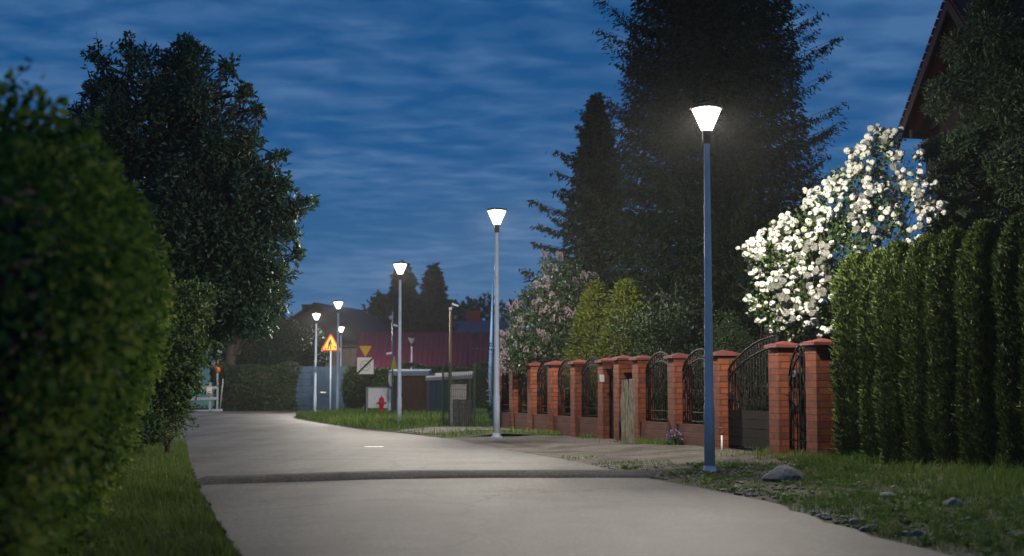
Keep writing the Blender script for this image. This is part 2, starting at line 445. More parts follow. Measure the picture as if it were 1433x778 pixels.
def cards(P, D, L, W, roll=None, fold=0.18, rng=RNG, belly=0.45):
    """leaf shapes: P bases, D directions, L lengths, W widths -> quads (diamond leaf, folded at the midrib)"""
    n = len(P); D = unit(D)
    R = rng.normal(size=(n, 3)) if roll is None else roll + rng.normal(size=(n, 3)) * 0.35
    S = unit(np.cross(D, R)); Nn = np.cross(S, D)
    L = np.broadcast_to(L, (n,))[:, None]; W = np.broadcast_to(W, (n,))[:, None]
    mid = P + D * L * belly
    V = np.stack([P, mid + S * W * 0.5 + Nn * W * fold, P + D * L, mid - S * W * 0.5 + Nn * W * fold], axis=1).reshape(-1, 3)
    F = np.arange(n * 4).reshape(n, 4)
    return V, F


def join(parts):
    V, F, b = [], [], 0
    for v, f in parts:
        V.append(v); F.append(f + b); b += len(v)
    return np.vstack(V), np.vstack(F)


def sphere_dirs(n, rng=RNG): return unit(rng.normal(size=(n, 3)))


def clump_crown(clumps, per, leaf_l, leaf_w, out=0.6, up=0.1, rng=RNG, shell=0.55):
    """clumps: list of (x,y,z,r) or (x,y,z,rx,ry,rz,weight): leaves through the volume of each, more near its skin"""
    parts = []
    tot = sum(c[3] ** 2 for c in clumps)
    for c in clumps:
        n = max(8, int(per * len(clumps) * c[3] ** 2 / tot))
        d = sphere_dirs(n, rng)
        r = c[3] * (shell + (1 - shell) * rng.random(n) ** 0.6) * (1 + 0.18 * rng.normal(size=n))
        P = np.array(c[:3]) + d * r[:, None] * np.array([1, 1, 0.85])
        D = d * out + rng.normal(size=(n, 3)) * 0.6 + np.array([0, 0, up])
        s = rng.uniform(0.65, 1.25, n)
        parts.append(cards(P, D, leaf_l * s, leaf_w * s, rng=rng))
    return join(parts)


def limb(a, b, r0, r1, wob=0.12, k=5, rr=random):
    a, b = Vector(a), Vector(b); n = (b - a).length
    pts = []
    for i in range(k + 1):
        t = i / k
        p = a.lerp(b, t)
        if 0 < i < k: p += Vector((rr.uniform(-1, 1), rr.uniform(-1, 1), rr.uniform(-0.3, 1))) * wob * n * 0.3
        pts.append(p)
    return pts, [r0 + (r1 - r0) * i / k for i in range(k + 1)]


# ------------------------------------------------------------------ survey lines of the street
LEFT_EDGE = [(-20, 5.8), (4, -0.35), (9.87, -1.86), (13.2, -2.72), (17.0, -3.7), (24, -5.4), (30.7, -6.95), (40, -9.2), (51, -12.0), (60, -14.3), (66, -16.2), (70, -19.0), (72, -23.0)]
RIGHT_EDGE = [(-20, 11.0), (4, 4.6), (8, 3.55), (10.7, 2.9), (12.5, 2.72), (14.8, 2.62), (16.5, 2.25), (17.8, 1.95), (19.3, 1.65), (23, 0.98), (27.7, -0.2), (32.9, -1.3), (37.7, -2.9), (41.8, -4.5), (51, -7.1), (57, -8.7), (60.5, -9.2), (64, -9.0), (67, -8.0), (69.5, -6.0), (71, -2.0), (72, 4.0)]


def interp(tab, y): return float(np.interp(y, [a for a, _ in tab], [b for _, b in tab]))
def Lx(y): return interp(LEFT_EDGE, y)
def Rx(y): return interp(RIGHT_EDGE, y)
def Fx(y): return 4.5 - 0.251 * (y - 20.7)
def fence_z(y): return float(np.interp(y, [10, 26, 34, 38, 45], [0.16, 0.14, 0.06, 0.03, 0.02]))
ROAD_RZ = math.atan(0.251)                                      # street runs this far to the left of the view axis


def road_z(x, y):
    w = (Rx(y) - Lx(y)) / 2; t = (x - (Lx(y) + Rx(y)) / 2) / w
    return 0.006 + 0.03 * max(0.0, 1 - t * t) * (1 if y < 62 else max(0.0, (70 - y) / 8)) + 0.006 * math.sin(1.1 * x + 0.7 * y) * math.sin(0.9 * y - 0.5 * x) * max(0.0, 1 - t * t)


def verge_z(x, y):
    if x < Lx(y):
        d = Lx(y) - x
        return -0.02 + min(0.045, d * 0.45) + min(0.07, 0.05 * d) + 0.012 * math.sin(5 * x + 3 * y)
    d = x - Rx(y); w = max(0.5, Fx(y) - Rx(y))
    if d < 0.09: return -0.025 + (d + 0.12) * 0.19
    t = max(0.0, min(1.0, d / w)); s = t * t * (3 - 2 * t)
    return 0.015 + fence_z(y) * s + 0.012 * math.sin(4.1 * x + 1.3) * math.sin(3.3 * y) * min(1, d * 2)


def strip(name, ys, lo, hi, n, zf, m, kind='structure', wob=0.0):
    mb = MB(); vs, fs = [], []
    for j, y in enumerate(ys):
        a, b = lo(y), hi(y)
        if wob: a += wob * (math.sin(y * 7.1) * 0.5 + random.uniform(-0.5, 0.5)); b += wob * (math.sin(y * 5.3 + 1) * 0.5 + random.uniform(-0.5, 0.5))
        for i in range(n + 1):
            x = a + (b - a) * i / n; vs.append((x, y, zf(x, y)))
    for j in range(len(ys) - 1):
        for i in range(n):
            a = j * (n + 1) + i; fs.append((a, a + 1, a + n + 2, a + n + 1))
    mb.add(vs, fs, 0, True)
    o = mb.build(name, m); tag(o, kind=kind); return o


def frange(a, b, s):
    k = int(round((b - a) / s)); return [a + (b - a) * i / k for i in range(k + 1)]


mb = MB(); mb.add([(-320, -60, -0.06), (320, -60, -0.06), (320, 480, -0.06), (-320, 480, -0.06)], [(0, 1, 2, 3)])
tag(mb.build('ground', M['ground']), kind='structure')
strip('road', frange(-20, 71.8, 0.4), Lx, Rx, 14, lambda x, y: road_z(x, y), M['asphalt'], wob=0.05)
strip('side_road', [71.6, 72.4, 73, 74, 75, 76, 77.2], lambda y: -60.0, lambda y: 30.0, 30, lambda x, y: 0.006, M['asphalt'])
strip('left_verge', frange(-2, 66, 0.35), lambda y: Lx(y) - 3.4, lambda y: Lx(y) + 0.03, 24, lambda x, y: verge_z(x, y) if x < Lx(y) else -0.025, M['lawn'], wob=0.03)
strip('right_verge', frange(2, 20.4, 0.3), lambda y: Rx(y) - 0.12, lambda y: Fx(y) + 1.0, 34, verge_z, M['verge'], wob=0.04)
strip('dirt_driveway', frange(20.1, 34.0, 0.35), lambda y: Rx(y) - 0.12, lambda y: Fx(y) + 0.9, 34, lambda x, y: verge_z(x, y) + 0.004, M['dirt'], wob=0.09)
strip('far_verge', frange(33.8, 70.5, 0.5), lambda y: Rx(y) - 0.03, lambda y: Fx(y) + 0.4 if y < 40 else 14.0, 22, lambda x, y: -0.02 + 0.13 * min(1, max(0, (x - Rx(y)) / 1.5)) + 0.02 * math.sin(3 * x) * math.sin(2 * y) * min(1, max(0, x - Rx(y))), M['lawn'], wob=0.1)
# gravel heaped along the foot of the wire fence
FARV = lambda x, y: -0.02 + 0.13 * min(1, max(0, (x - Rx(y)) / 1.5)) + 0.02 * math.sin(3 * x) * math.sin(2 * y) * min(1, max(0, x - Rx(y)))
strip('gravel_path', frange(36.2, 39.4, 0.2), lambda y: Rx(y) + 0.35, lambda y: Fx(y) - 0.25, 30, lambda x, y: FARV(x, y) + 0.02, M['gravel'], wob=0.22)
# small white painted dash
mb = MB(); p = at(503, 627, 28.2); mb.add([(gx(503, 28.2), 28.15, 0.031), (gx(537, 28.2), 28.15, 0.031), (gx(537, 28.3), 28.32, 0.031), (gx(503, 28.3), 28.32, 0.031)], [(0, 1, 2, 3)])
tag(mb.build('road_marking', M['white_paint']), kind='structure')

# speed hump
hump_y = lambda x: 18.45 + 0.255 * (x - (-1.0))
mb = MB(); vs, fs = [], []
prof = [(-0.46, -0.02), (-0.40, 0.008), (-0.3, 0.034), (-0.18, 0.06), (-0.05, 0.074), (0.12, 0.076), (0.34, 0.058), (0.6, 0.02), (0.8, -0.02)]
xs = frange(-4.0, 2.25, 0.25)
for x in xs:
    for dy, z in prof: vs.append((x - dy * 0.25 + 0.02 * random.uniform(-1, 1), hump_y(x) + dy + 0.025 * random.uniform(-1, 1), road_z(x, hump_y(x)) - 0.002 + z * max(0.12, min(1, (x + 4.05) / 0.3, (2.4 - x) / 0.5))))
k = len(prof)
for i in range(len(xs) - 1):
    for j in range(k - 1): a = i * k + j; fs.append((a, a + k, a + k + 1, a + 1))
mb.add(vs, fs, 0, True)
o = mb.build('speed_hump', M['hump']); tag(o, 'low dark asphalt speed hump crossing the whole road', 'speed hump')

# ------------------------------------------------------------------ street lamps
LAMP_W = 900.0
IES_ANG = [0, 15, 30, 45, 55, 65, 75, 85, 95, 105, 120, 150, 180]
IES_VAL = [400, 430, 540, 760, 920, 1000, 960, 760, 520, 300, 120, 40, 30]


def batwing(ld):
    """street lantern distribution: most light thrown sideways, less straight down"""
    t = bpy.data.texts.get('lantern_distribution')
    if t is None:
        t = bpy.data.texts.new('lantern_distribution')
        t.write('IESNA:LM-63-2002\nTILT=NONE\n1 1000 1 %d 1 1 2 0 0 0\n1 1 100\n%s\n0\n%s\n' % (len(IES_ANG), ' '.join(map(str, IES_ANG)), ' '.join(map(str, IES_VAL))))
    ld.use_nodes = True; nt = ld.node_tree; nt.nodes.clear()
    o = nt.nodes.new('ShaderNodeOutputLight'); e = nt.nodes.new('ShaderNodeEmission'); i = nt.nodes.new('ShaderNodeTexIES')
    i.mode = 'INTERNAL'; i.ies = t; i.inputs['Strength'].default_value = IES_K
    nt.links.new(i.outputs['Fac'], e.inputs['Strength']); nt.links.new(e.outputs[0], o.inputs[0])


IES_K = 0.046
HAZE = 0.00032


def lamp_parts(root, H, lit=True):
    k = 1.0
    mb = MB(); mb.lathe([(0.072, 0.0), (0.072, 0.9), (0.062, 0.94), (0.04, H - 0.55), (0.04, H - 0.5)], 18)
    mb.build('pole', M['pole'], root)
    mb = MB(); mb.lathe([(0.125, 0.0), (0.125, 0.03), (0.085, 0.035), (0.082, 0.11), (0.074, 0.115)], 18)
    for i in range(4):
        a = PI / 4 + i * PI / 2; mb.lathe([(0.014, 0.03), (0.014, 0.055)], 6, c=(0.104 * math.cos(a), 0.104 * math.sin(a)))
    mb.build('base_flange', M['pole'], root)
    mb = MB(); mb.box((0, -0.0705, 0.65), (0.06, 0.012, 0.22)); mb.build('service_hatch', M['pole'], root)
    mb = MB(); mb.lathe([(0.045, H - 0.53), (0.058, H - 0.50), (0.058, H - 0.37), (0.07, H - 0.362), (0.07, H - 0.35)], 18)
    mb.build('neck', M['dark_metal'], root)
    mb = MB(); mb.lathe([(0.066, H - 0.349), (0.075, H - 0.34), (0.196, H - 0.062), (0.196, H - 0.052)], 24, cap=False)
    g = mb.build('lantern_glass', M['lantern'] if lit else M['dead_glass'], root)
    mb = MB(); mb.lathe([(0.216, H - 0.052), (0.224, H - 0.045), (0.224, H - 0.015), (0.17, H), (0.001, H + 0.006)], 24)
    mb.build('lantern_cap', M['dark_metal'], root)
    if lit:
        ld = bpy.data.lights.new('lamp_light', 'POINT'); ld.energy = LAMP_W; ld.color = (1.0, 0.91, 0.78); batwing(ld); ld.shadow_soft_size = 0.075
        lo = bpy.data.objects.new('lamp_light', ld); COL.objects.link(lo); lo.parent = root; lo.location = (0, 0, H - 0.17)


LAMPS = [(992, 19.3, 'nearest lit street lamp, tall pole in front of the brick fence and big spruce'),
         (695, 31.1, 'lit street lamp at the far end of the brick fence, beside the pink lilac'),
         (559, 43.3, 'lit street lamp standing beside the red hydrant and brown shed'),
         (472, 63.3, 'lit street lamp right behind the yellow roadworks sign'),
         (441, 72.0, 'lit street lamp left of the yellow roadworks sign, before the blue gate'),
         (476.5, 87.5, 'most distant lit lamp, low head peeping out behind the next pole')]
lamp_root = None
for i, (px, Y, lab) in enumerate(LAMPS):
    x = gx(px, Y)
    z = [0.02, 0.10, 0.0, 0.07, 0.0, 0.0][i]
    if i == 0:
        lamp_root = empty('street_lamp', (x, Y, z)); lamp_parts(lamp_root, 5.0); r = lamp_root
    else:
        r = copy_tree(lamp_root); r.location = (x, Y, z)
    r.rotation_euler = (0, math.radians([0.1, 0, 0, 0.2, 0.6, 0][i]), 0.3 * i)
    tag(r, lab, 'street lamp', 'lit street lamps along the road')
r = empty('street_lamp', (gx(576, 84.0), 84.0, 0)); lamp_parts(r, 4.2, False)
tag(r, 'unlit pale street lamp standing in front of the maroon roof', 'street lamp')

# ------------------------------------------------------------------ brick fence
PW = 0.345


def pillar(parent, p, ztop=1.72, rz=ROAD_RZ, zb=0.0):
    """brick pillar with cap; coordinates relative to parent's frame"""
    mb = MB(); mb.box((0, 0, (ztop + zb) / 2), (PW, PW, ztop - zb))
    o = mb.build('pillar', M['brick'], parent, uv=True); o.location = p; o.rotation_euler = (0, 0, rz)
    mb = MB(); w = PW / 2 + 0.055
    mb.box((0, 0, ztop + 0.02), (2 * w, 2 * w, 0.04))
    mb.add([(-w, -w, ztop + 0.041), (w, -w, ztop + 0.041), (w, w, ztop + 0.041), (-w, w, ztop + 0.041), (0, 0, ztop + 0.105)], [(0, 1, 4), (1, 2, 4), (2, 3, 4), (3, 0, 4)])
    mb.build('cap', M['cap'], o)
    return o


def iron_panel(parent, a, b, z0, z1, name='iron_panel', solid=0.0, rise='both', m=None):
    """wrought iron panel between points a and b (x, y): rails, bars, two arches, scrolls"""
    a, b = Vector((a[0], a[1], 0)), Vector((b[0], b[1], 0)); d = b - a; W = d.length; d.normalize()
    mb = MB()
    P = lambda s, z: a + d * (s * W) + Vector((0, 0, z))

    def arch(s):
        if rise == 'both': return math.sin(PI * min(1, max(0, s))) ** 0.65
        return math.sin(PI / 2 * min(1, max(0, s))) ** 0.8
    zt = lambda s: z0 + (z1 - z0) * (0.72 + 0.28 * arch(s))
    zt2 = lambda s: zt(s) - 0.17
    r = 0.014
    mb.tube([P(0, z0 + 0.04), P(1, z0 + 0.04)], r, 6); mb.tube([P(0, z0 + 0.2), P(1, z0 + 0.2)], r, 6)
    for f, rr in ((zt, 0.019), (zt2, 0.015)):
        mb.tube([P(k / 16, f(k / 16)) for k in range(17)], rr, 6)
    n = max(4, int(W / 0.115))
    for k in range(n + 1):
        s = k / n
        mb.tube([P(s, z0), P(s, zt(s))], 0.010 if 0 < k < n else 0.018, 5)
    for k in range(n):                                            # scrolls
        s0 = (k + 0.5) / n
        zc = z0 + (z1 - z0) * (0.42 + 0.12 * (k % 2)); rad = 0.05
        pts = []
        for q in range(15):
            an = q / 14 * 3.2 * PI * (1 if k % 2 else -1); ra = rad * (1 - 0.6 * q / 14)
            pts.append(a + d * (s0 * W + ra * math.cos(an)) + Vector((0, 0, zc + ra * 1.6 * math.sin(an))))
        mb.tube(pts, 0.008, 5)
        pts = []
        for q in range(9):
            an = q / 8 * 1.8 * PI; pts.append(a + d * (s0 * W + 0.045 * math.cos(an)) + Vector((0, 0, zt(s0) - 0.085 + 0.06 * math.sin(an))))
        mb.tube(pts, 0.008, 5)
        mb.tube([P(s0, zt(s0)), P(s0, zt(s0) + 0.07)], [0.012, 0.002], 5)
    o = mb.build(name, m or M['iron'], parent)
    if solid:
        mb = MB(); c = (a + b) / 2; ang = math.atan2(d.y, d.x); nb = 4; hh = (solid - 0.03) / nb
        for k in range(nb):
            mb.box((c.x, c.y, z0 + 0.02 + hh * (k + 0.5)), (W - 0.04, 0.03, hh - 0.008), ang)
        mb.build('sheet_panel', m or M['iron'], o)
    return o


def fence_run(root, Ys, sections, plinth=True):
    """pillars at the given street distances; root at origin of the run"""
    ox, oy = root.location.x, root.location.y
    for Y in Ys:
        z = fence_z(Y); pillar(root, (Fx(Y) - ox, Y - oy, 0), 1.73 + 0.02 * math.sin(Y * 3), ROAD_RZ + 0.01 * math.sin(Y * 5), z - 0.25)
    dirv = Vector((-0.2435, 0.9699, 0))
    for Ya, Yb in sections:
        pa = Vector((Fx(Ya) - ox, Ya - oy, 0)) + dirv * (PW / 2 - 0.01); pb = Vector((Fx(Yb) - ox, Yb - oy, 0)) - dirv * (PW / 2 - 0.01)
        c = (pa + pb) / 2; W = (pb - pa).length; zb = fence_z((Ya + Yb) / 2) - 0.25; zt = 0.53
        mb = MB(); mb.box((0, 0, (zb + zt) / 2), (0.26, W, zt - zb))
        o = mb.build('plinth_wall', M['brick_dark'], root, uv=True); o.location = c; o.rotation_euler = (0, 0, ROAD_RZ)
        iron_panel(root, (pa.x, pa.y), (pb.x, pb.y), 0.54, 1.86)


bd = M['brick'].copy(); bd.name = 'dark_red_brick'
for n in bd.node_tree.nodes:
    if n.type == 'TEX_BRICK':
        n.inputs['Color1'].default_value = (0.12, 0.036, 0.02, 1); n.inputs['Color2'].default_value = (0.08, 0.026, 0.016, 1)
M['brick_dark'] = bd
f1 = empty('brick_fence', (Fx(24.3), 24.3, 0), 0, 'orange brick fence section nearest the lamp, three capped pillars with arched iron panels', 'fence')
fence_run(f1, [24.3, 26.35, 28.3], [(24.3, 26.35), (26.35, 28.3)])
f2 = empty('brick_fence', (Fx(30.5), 30.5, 0), 0, 'long receding brick fence section from the narrow gate to the lilac, many pillars', 'fence')
fence_run(f2, [30.5, 32.5, 34.4, 36.25, 38.1, 39.9], [(30.5, 32.5), (32.5, 34.4), (34.4, 36.25), (36.25, 38.1), (38.1, 39.9)])
# lone pillars
for Y, nm, lab in ((29.45, 'brick_pillar', 'brick pillar with letterbox beside the leaning weathered boards'),
                   (22.0, 'brick_pillar', 'brick gate pillar between the driveway gate and the small gate'),
                   (20.75, 'brick_pillar', 'brick gate pillar half hidden by the clipped conifer hedge')):
    r = empty(nm, (Fx(Y), Y, 0), 0, lab, 'pillar')
    po = pillar(r, (0, 0, 0), 1.75 if Y > 25 else 1.79, ROAD_RZ, fence_z(Y) - 0.25)
    po.name = 'shaft'
    if Y == 22.0:
        mb = MB(); mb.box((0.05, -0.215, 1.4), (0.07, 0.03, 0.12)); o = mb.build('intercom', M['white_frame'], r); o.rotation_euler = (0, 0, ROAD_RZ)
# letterbox on the pillar by the boards, white bell plate on the next
mb = MB(); mb.box((0, 0, 0.13), (0.16, 0.10, 0.22)); mb.box((0, 0, 0.25), (0.18, 0.13, 0.02)); mb.box((0, -0.052, 0.19), (0.11, 0.006, 0.02))
o = mb.build('letterbox', M['iron']); p = Vector((Fx(29.45), 29.45, 0)); o.location = (p.x + 0.17, p.y - 0.27, 1.2); o.rotation_euler = (0, 0, ROAD_RZ)
tag(o, 'small black letterbox fixed between two brick pillars above the weathered boards', 'letterbox')
mb = MB(); mb.box((0, 0, 0.07), (0.09, 0.03, 0.15)); mb.box((0, -0.019, 0.09), (0.05, 0.008, 0.05))
o = mb.build('doorbell', M['white_paint']); o.location = (Fx(30.5) - 0.14, 30.5 - 0.235, 1.32); o.rotation_euler = (0, 0, ROAD_RZ)
tag(o, 'small white doorbell plate on the brick pillar beside the narrow gate', 'doorbell')
# narrow dark gate between 29.45 and 30.5
dv = Vector((-0.2435, 0.9699, 0))


def gate(Ya, Yb, z0, z1, name, lab, solid, rise, handle=True, flip=False, m=None, swing=0.0):
    pa = Vector((Fx(Ya), Ya, 0)) + dv * (PW / 2 + 0.03); pb = Vector((Fx(Yb), Yb, 0)) - dv * (PW / 2 + 0.03)
    r = empty(name, (pa.x, pa.y, 0), swing, lab, 'gate')
    q = pb - pa
    a, b = ((q.x, q.y), (0, 0)) if flip else ((0, 0), (q.x, q.y))
    iron_panel(r, a, b, z0, z1, 'leaf', solid, rise, m)
    if handle:
        mb = MB(); h = q * 0.94
        mb.box((h.x - 0.02, h.y - 0.02, 1.05), (0.04, 0.04, 0.12), ROAD_RZ); mb.tube([(h.x - 0.05, h.y, 1.06), (h.x - 0.09, h.y - 0.1, 1.06)], 0.01, 6)
        mb.build('handle', M['iron'], r)
    return r


gate(29.45, 30.5, fence_z(30) + 0.03, 1.7, 'garden_gate', 'narrow dark iron gate between two close brick pillars', 1.2, 'both')
gate(22.0, 24.3, fence_z(23) + 0.06, 1.98, 'driveway_gate', 'wide dark iron driveway gate with arched top and solid lower boards', 0.62, 'one', flip=True)
gate(20.75, 22.0, fence_z(21) + 0.04, 1.82, 'garden_gate', 'small open-barred iron gate next to the conifer hedge', 0.0, 'both', m=M['navy_iron'] if 'navy_iron' in M else None)

# leaning weathered boards, two boards tied together
r = empty('timber_post', (gx(879, 27.2), 27.2, fence_z(27) - 0.03), 0.0, 'weathered grey wooden boards standing upright against the brick fence', 'timber')
rr = random.Random(5)
for k, (x, w, h, rx) in enumerate(((-0.055, 0.125, 1.22, 0.03), (0.06, 0.105, 1.25, 0.045), (-0.11, 0.05, 0.98, 0.02))):
    mb = MB(); vs, fs = [], []
    nz = 9
    for i in range(nz):
        z = h * i / (nz - 1); ww = w * (1.12 - 0.22 * i / nz) / 2 * (1 + 0.10 * rr.uniform(-1, 1)); dx = 0.012 * rr.uniform(-1, 1)
        for sx, sy in ((-1, -1), (1, -1), (1, 1), (-1, 1)): vs.append((x + dx + sx * ww, (k - 1) * 0.012 + sy * 0.028 + rx * z + (k == 2) * -0.05, z + (0.03 * sx * rr.uniform(0, 1) if i == nz - 1 else 0)))
    for i in range(nz - 1):
        for j in range(4): a, b = i * 4 + j, i * 4 + (j + 1) % 4; fs.append((a, b, b + 4, a + 4))
    fs.append((3, 2, 1, 0)); b = (nz - 1) * 4; fs.append((b, b + 1, b + 2, b + 3))
    mb.add(vs, fs); mb.build('board', M['old_wood'], r)

# little marker stake
r = empty('marker_stake', (gx(1009, 23.7), 23.7, fence_z(23.7) - 0.01), 0, 'thin white marker stake with dark red top before the brick pillar', 'stake')
mb = MB(); mb.tube([(0, 0, -0.05), (0.004, 0, 0.26)], 0.016, 8); mb.build('stick', M['white_paint'], r)
mb = MB(); mb.tube([(0.004, 0, 0.27), (0.0, 0, 0.31), (0.03, 0, 0.34), (0.03, 0, 0.37), (0, 0, 0.39), (-0.025, 0, 0.375)], 0.014, 6); mb.build('hook', M['cap'], r)

# ------------------------------------------------------------------ foliage builders
def spruce_crown(H, R, z0, step, per, seed, droop=0.25, up=0.35, card=(0.24, 0.06), power=0.85, hang=0.5, lat=0.36, spacing=0.10, ragged=0.22, inner=0):
    rng = np.random.default_rng(seed); parts = []
    z = z0; lim = MB()
    while z < H - 0.25:
        t = (z - z0) / (H - z0)
        Rb = R * (1 - t) ** power + 0.12
        nb = max(4, int(per * (0.55 + 0.45 * (1 - t))))
        a0 = rng.uniform(0, 2 * PI)
        for b in range(nb):
            az = a0 + 2 * PI * (b + rng.uniform(-0.35, 0.35)) / nb
            Lb = Rb * (1 + ragged * rng.normal()); Lb = max(0.2, Lb)
            h = z + rng.uniform(-0.5, 0.5) * step
            u = np.array([math.cos(az), math.sin(az), 0]); w = np.array([-u[1], u[0], 0])
            dr = droop * (1 - 2.4 * t) + rng.normal() * 0.08; uu = up * (0.6 + 0.5 * rng.random())
            n = max(4, int(Lb / spacing)); s = (np.arange(n) + rng.random(n) * 0.8) / n
            s = s[s > 0.12]
            pos = lambda q: u * (Lb * q)[:, None] + np.array([0, 0, 1]) * (h - dr * Lb * q * 1.6 * (1 - 0.5 * q) + uu * Lb * q ** 3 * 0.6)[:, None]
            Pm = pos(s)
            lim.tube([(0, 0, h), tuple(pos(np.array([0.5]))[0]), tuple(pos(np.array([0.97]))[0])], [0.018 + 0.012 * Lb * 0.5, 0.012, 0.004], 4, 0, False)
            for side in (-1, 1):
                ll = (lat * Lb * (1 - s) ** 0.8 + 0.10) * rng.uniform(0.6, 1.2, len(s))
                dirv = unit(u * 0.62 + w * side * 0.8 + np.array([0, 0, -0.12]) + rng.normal(size=(len(s), 3)) * 0.14)
                k = 4
                for q in range(k):
                    f = q / k
                    keep = (ll * 1.0 > card[0] * 0.55 * q) 
                    if not keep.any(): continue
                    B = Pm[keep] + dirv[keep] * (ll[keep] * f)[:, None] + np.array([0, 0, -1]) * (0.18 * (ll[keep] * f) ** 1.3)[:, None]
                    m = len(B)
                    D = dirv[keep] + rng.normal(size=(m, 3)) * 0.28 + np.array([0, 0, -0.12])
                    parts.append(cards(B, D, card[0] * rng.uniform(0.7, 1.3, m), card[1] * rng.uniform(0.7, 1.3, m), rng=rng, fold=0.1, belly=0.35))
            m = max(2, int(len(s) * hang))
            idx = rng.integers(0, len(s), m)
            B = Pm[idx] + rng.normal(size=(m, 3)) * np.array([0.1, 0.1, 0.03]) * min(1, Lb)
            D = np.array([0, 0, -1.0]) + rng.normal(size=(m, 3)) * 0.3 + u * 0.35
            parts.append(cards(B, D, card[0] * 1.2 * rng.uniform(0.6, 1.2, m), card[1] * 1.1, rng=rng, fold=0.1))
        z += step * rng.uniform(0.8, 1.2)
    if inner:                                                     # needles close to the trunk
        tt = rng.random(inner); zz = z0 + (H - z0) * tt; ra = (R * (1 - tt) ** power) * np.sqrt(rng.random(inner)) * 0.9; aa = rng.uniform(0, 2 * PI, inner)
        B = np.stack([ra * np.cos(aa), ra * np.sin(aa), zz], 1); o_ = np.stack([np.cos(aa), np.sin(aa), np.full(inner, -0.7)], 1)
        parts.append(cards(B, o_ + rng.normal(size=(inner, 3)) * 0.45, card[0] * 1.3, card[1] * 1.5, rng=rng, fold=0.1))
    m = 60
    B = np.array([0, 0, H - 0.5]) + rng.normal(size=(m, 3)) * np.array([0.04, 0.04, 0.2])
    parts.append(cards(B, rng.normal(size=(m, 3)) * 0.5 + np.array([0, 0, 1.0]), card[0], card[1], rng=rng))
    V, F = join(parts)
    return V, F, lim


def make_spruce(name, loc, lab, H, R, z0, mname, seed, cat='tree', group=None, trunk_r=0.18, **kw):
    r = empty(name, loc, 0, lab, cat, group)
    V, F, lim = spruce_crown(H, R, z0, seed=seed, **kw)
    np_mesh('crown', V, F, [M[mname], M['bark']], r, lim)
    mb = MB(); mb.tube([(0, 0, -0.2), (0.03, 0, H * 0.4), (0, 0.02, H - 0.3)], [trunk_r, trunk_r * 0.65, 0.015], 10); mb.build('trunk', M['bark'], r)
    return r


def column_cards(H, R, n, seed, top=0.25, streak=0.16, card=(0.13, 0.05), conic=0.0, dirz=0.8, core=True, rag=0.09, inset=0.0):
    """dense upright conifer: H tall, radius R"""
    rng = np.random.default_rng(seed)
    ph = rng.uniform(0, 2 * PI, 6)

    def rad(a, z):
        t = z / H
        base = R * ((1 - t) ** conic if conic else 1.0) * np.sqrt(np.clip((1.0 - t) / top, 0, 1)) if not conic else R * np.clip(1 - t, 0, 1) ** conic
        lump = 1 + streak * np.sin(3 * a + ph[0] + 0.8 * np.sin(z * 1.3 + ph[1])) * 0.6 + streak * np.sin(7 * a + ph[2] + 0.6 * np.sin(2.1 * z + ph[3])) * 0.5 + streak * 0.5 * np.sin(5.2 * z + 2 * a + ph[4])
        return base * lump * (0.85 + 0.15 * np.clip(t / 0.12, 0, 1))
    a = rng.uniform(0, 2 * PI, n); z = H * rng.random(n) ** (1.0 if not conic else 1.35)
    r = rad(a, z) * (1 - 0.22 * rng.random(n) ** 1.6) + rag * R * rng.normal(size=n) * 0.6
    P = np.stack([r * np.cos(a), r * np.sin(a), z], 1)
    o = np.stack([np.cos(a), np.sin(a), np.zeros(n)], 1)
    D = o * rng.uniform(0.25, 1.0, n)[:, None] + np.array([0, 0, dirz]) + rng.normal(size=(n, 3)) * 0.32
    V, F = cards(P, D, card[0] * rng.uniform(0.6, 1.35, n), card[1] * rng.uniform(0.7, 1.3, n), rng=rng, roll=o, fold=0.08)
    ex = MB()
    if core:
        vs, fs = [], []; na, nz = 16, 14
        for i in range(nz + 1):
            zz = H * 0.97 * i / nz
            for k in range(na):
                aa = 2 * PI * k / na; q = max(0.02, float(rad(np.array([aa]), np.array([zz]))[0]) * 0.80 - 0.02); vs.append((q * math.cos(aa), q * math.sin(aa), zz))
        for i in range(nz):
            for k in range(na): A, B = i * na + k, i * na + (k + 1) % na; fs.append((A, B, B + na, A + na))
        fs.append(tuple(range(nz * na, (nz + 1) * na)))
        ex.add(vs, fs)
    return V, F, ex


# ---- clipped conifer hedge on the right: individual columns
labs = ['end column of the clipped conifer hedge, touching the brick pillar',
        'second hedge conifer from the brick pillar', 'third hedge conifer from the brick pillar', 'fourth hedge conifer from the brick pillar',
        'fifth hedge conifer from the brick pillar', 'sixth hedge conifer from the brick pillar', 'seventh hedge conifer from the brick pillar',
        'eighth hedge conifer from the brick pillar', 'ninth hedge conifer from the brick pillar, cut by the photo edge',
        'tenth hedge conifer from the brick pillar, cut by the photo edge', 'last hedge conifer from the brick pillar, cut by the photo edge']
protos = []
for k in range(4):
    r = empty('hedge_conifer', (0, 0, 0))
    V, F, ex = column_cards(3.0, 0.275, 17000, 40 + k, top=0.16, streak=0.16, card=(0.075, 0.028), rag=0.09)
    np_mesh('foliage', V, F, [M['thuja'], M['twig']], r, ex)
    mb = MB(); mb.tube([(0, 0, -0.2), (0, 0, 1.0)], [0.05, 0.04], 8); mb.build('stem', M['bark'], r)
    protos.append(r)
Y = 20.2
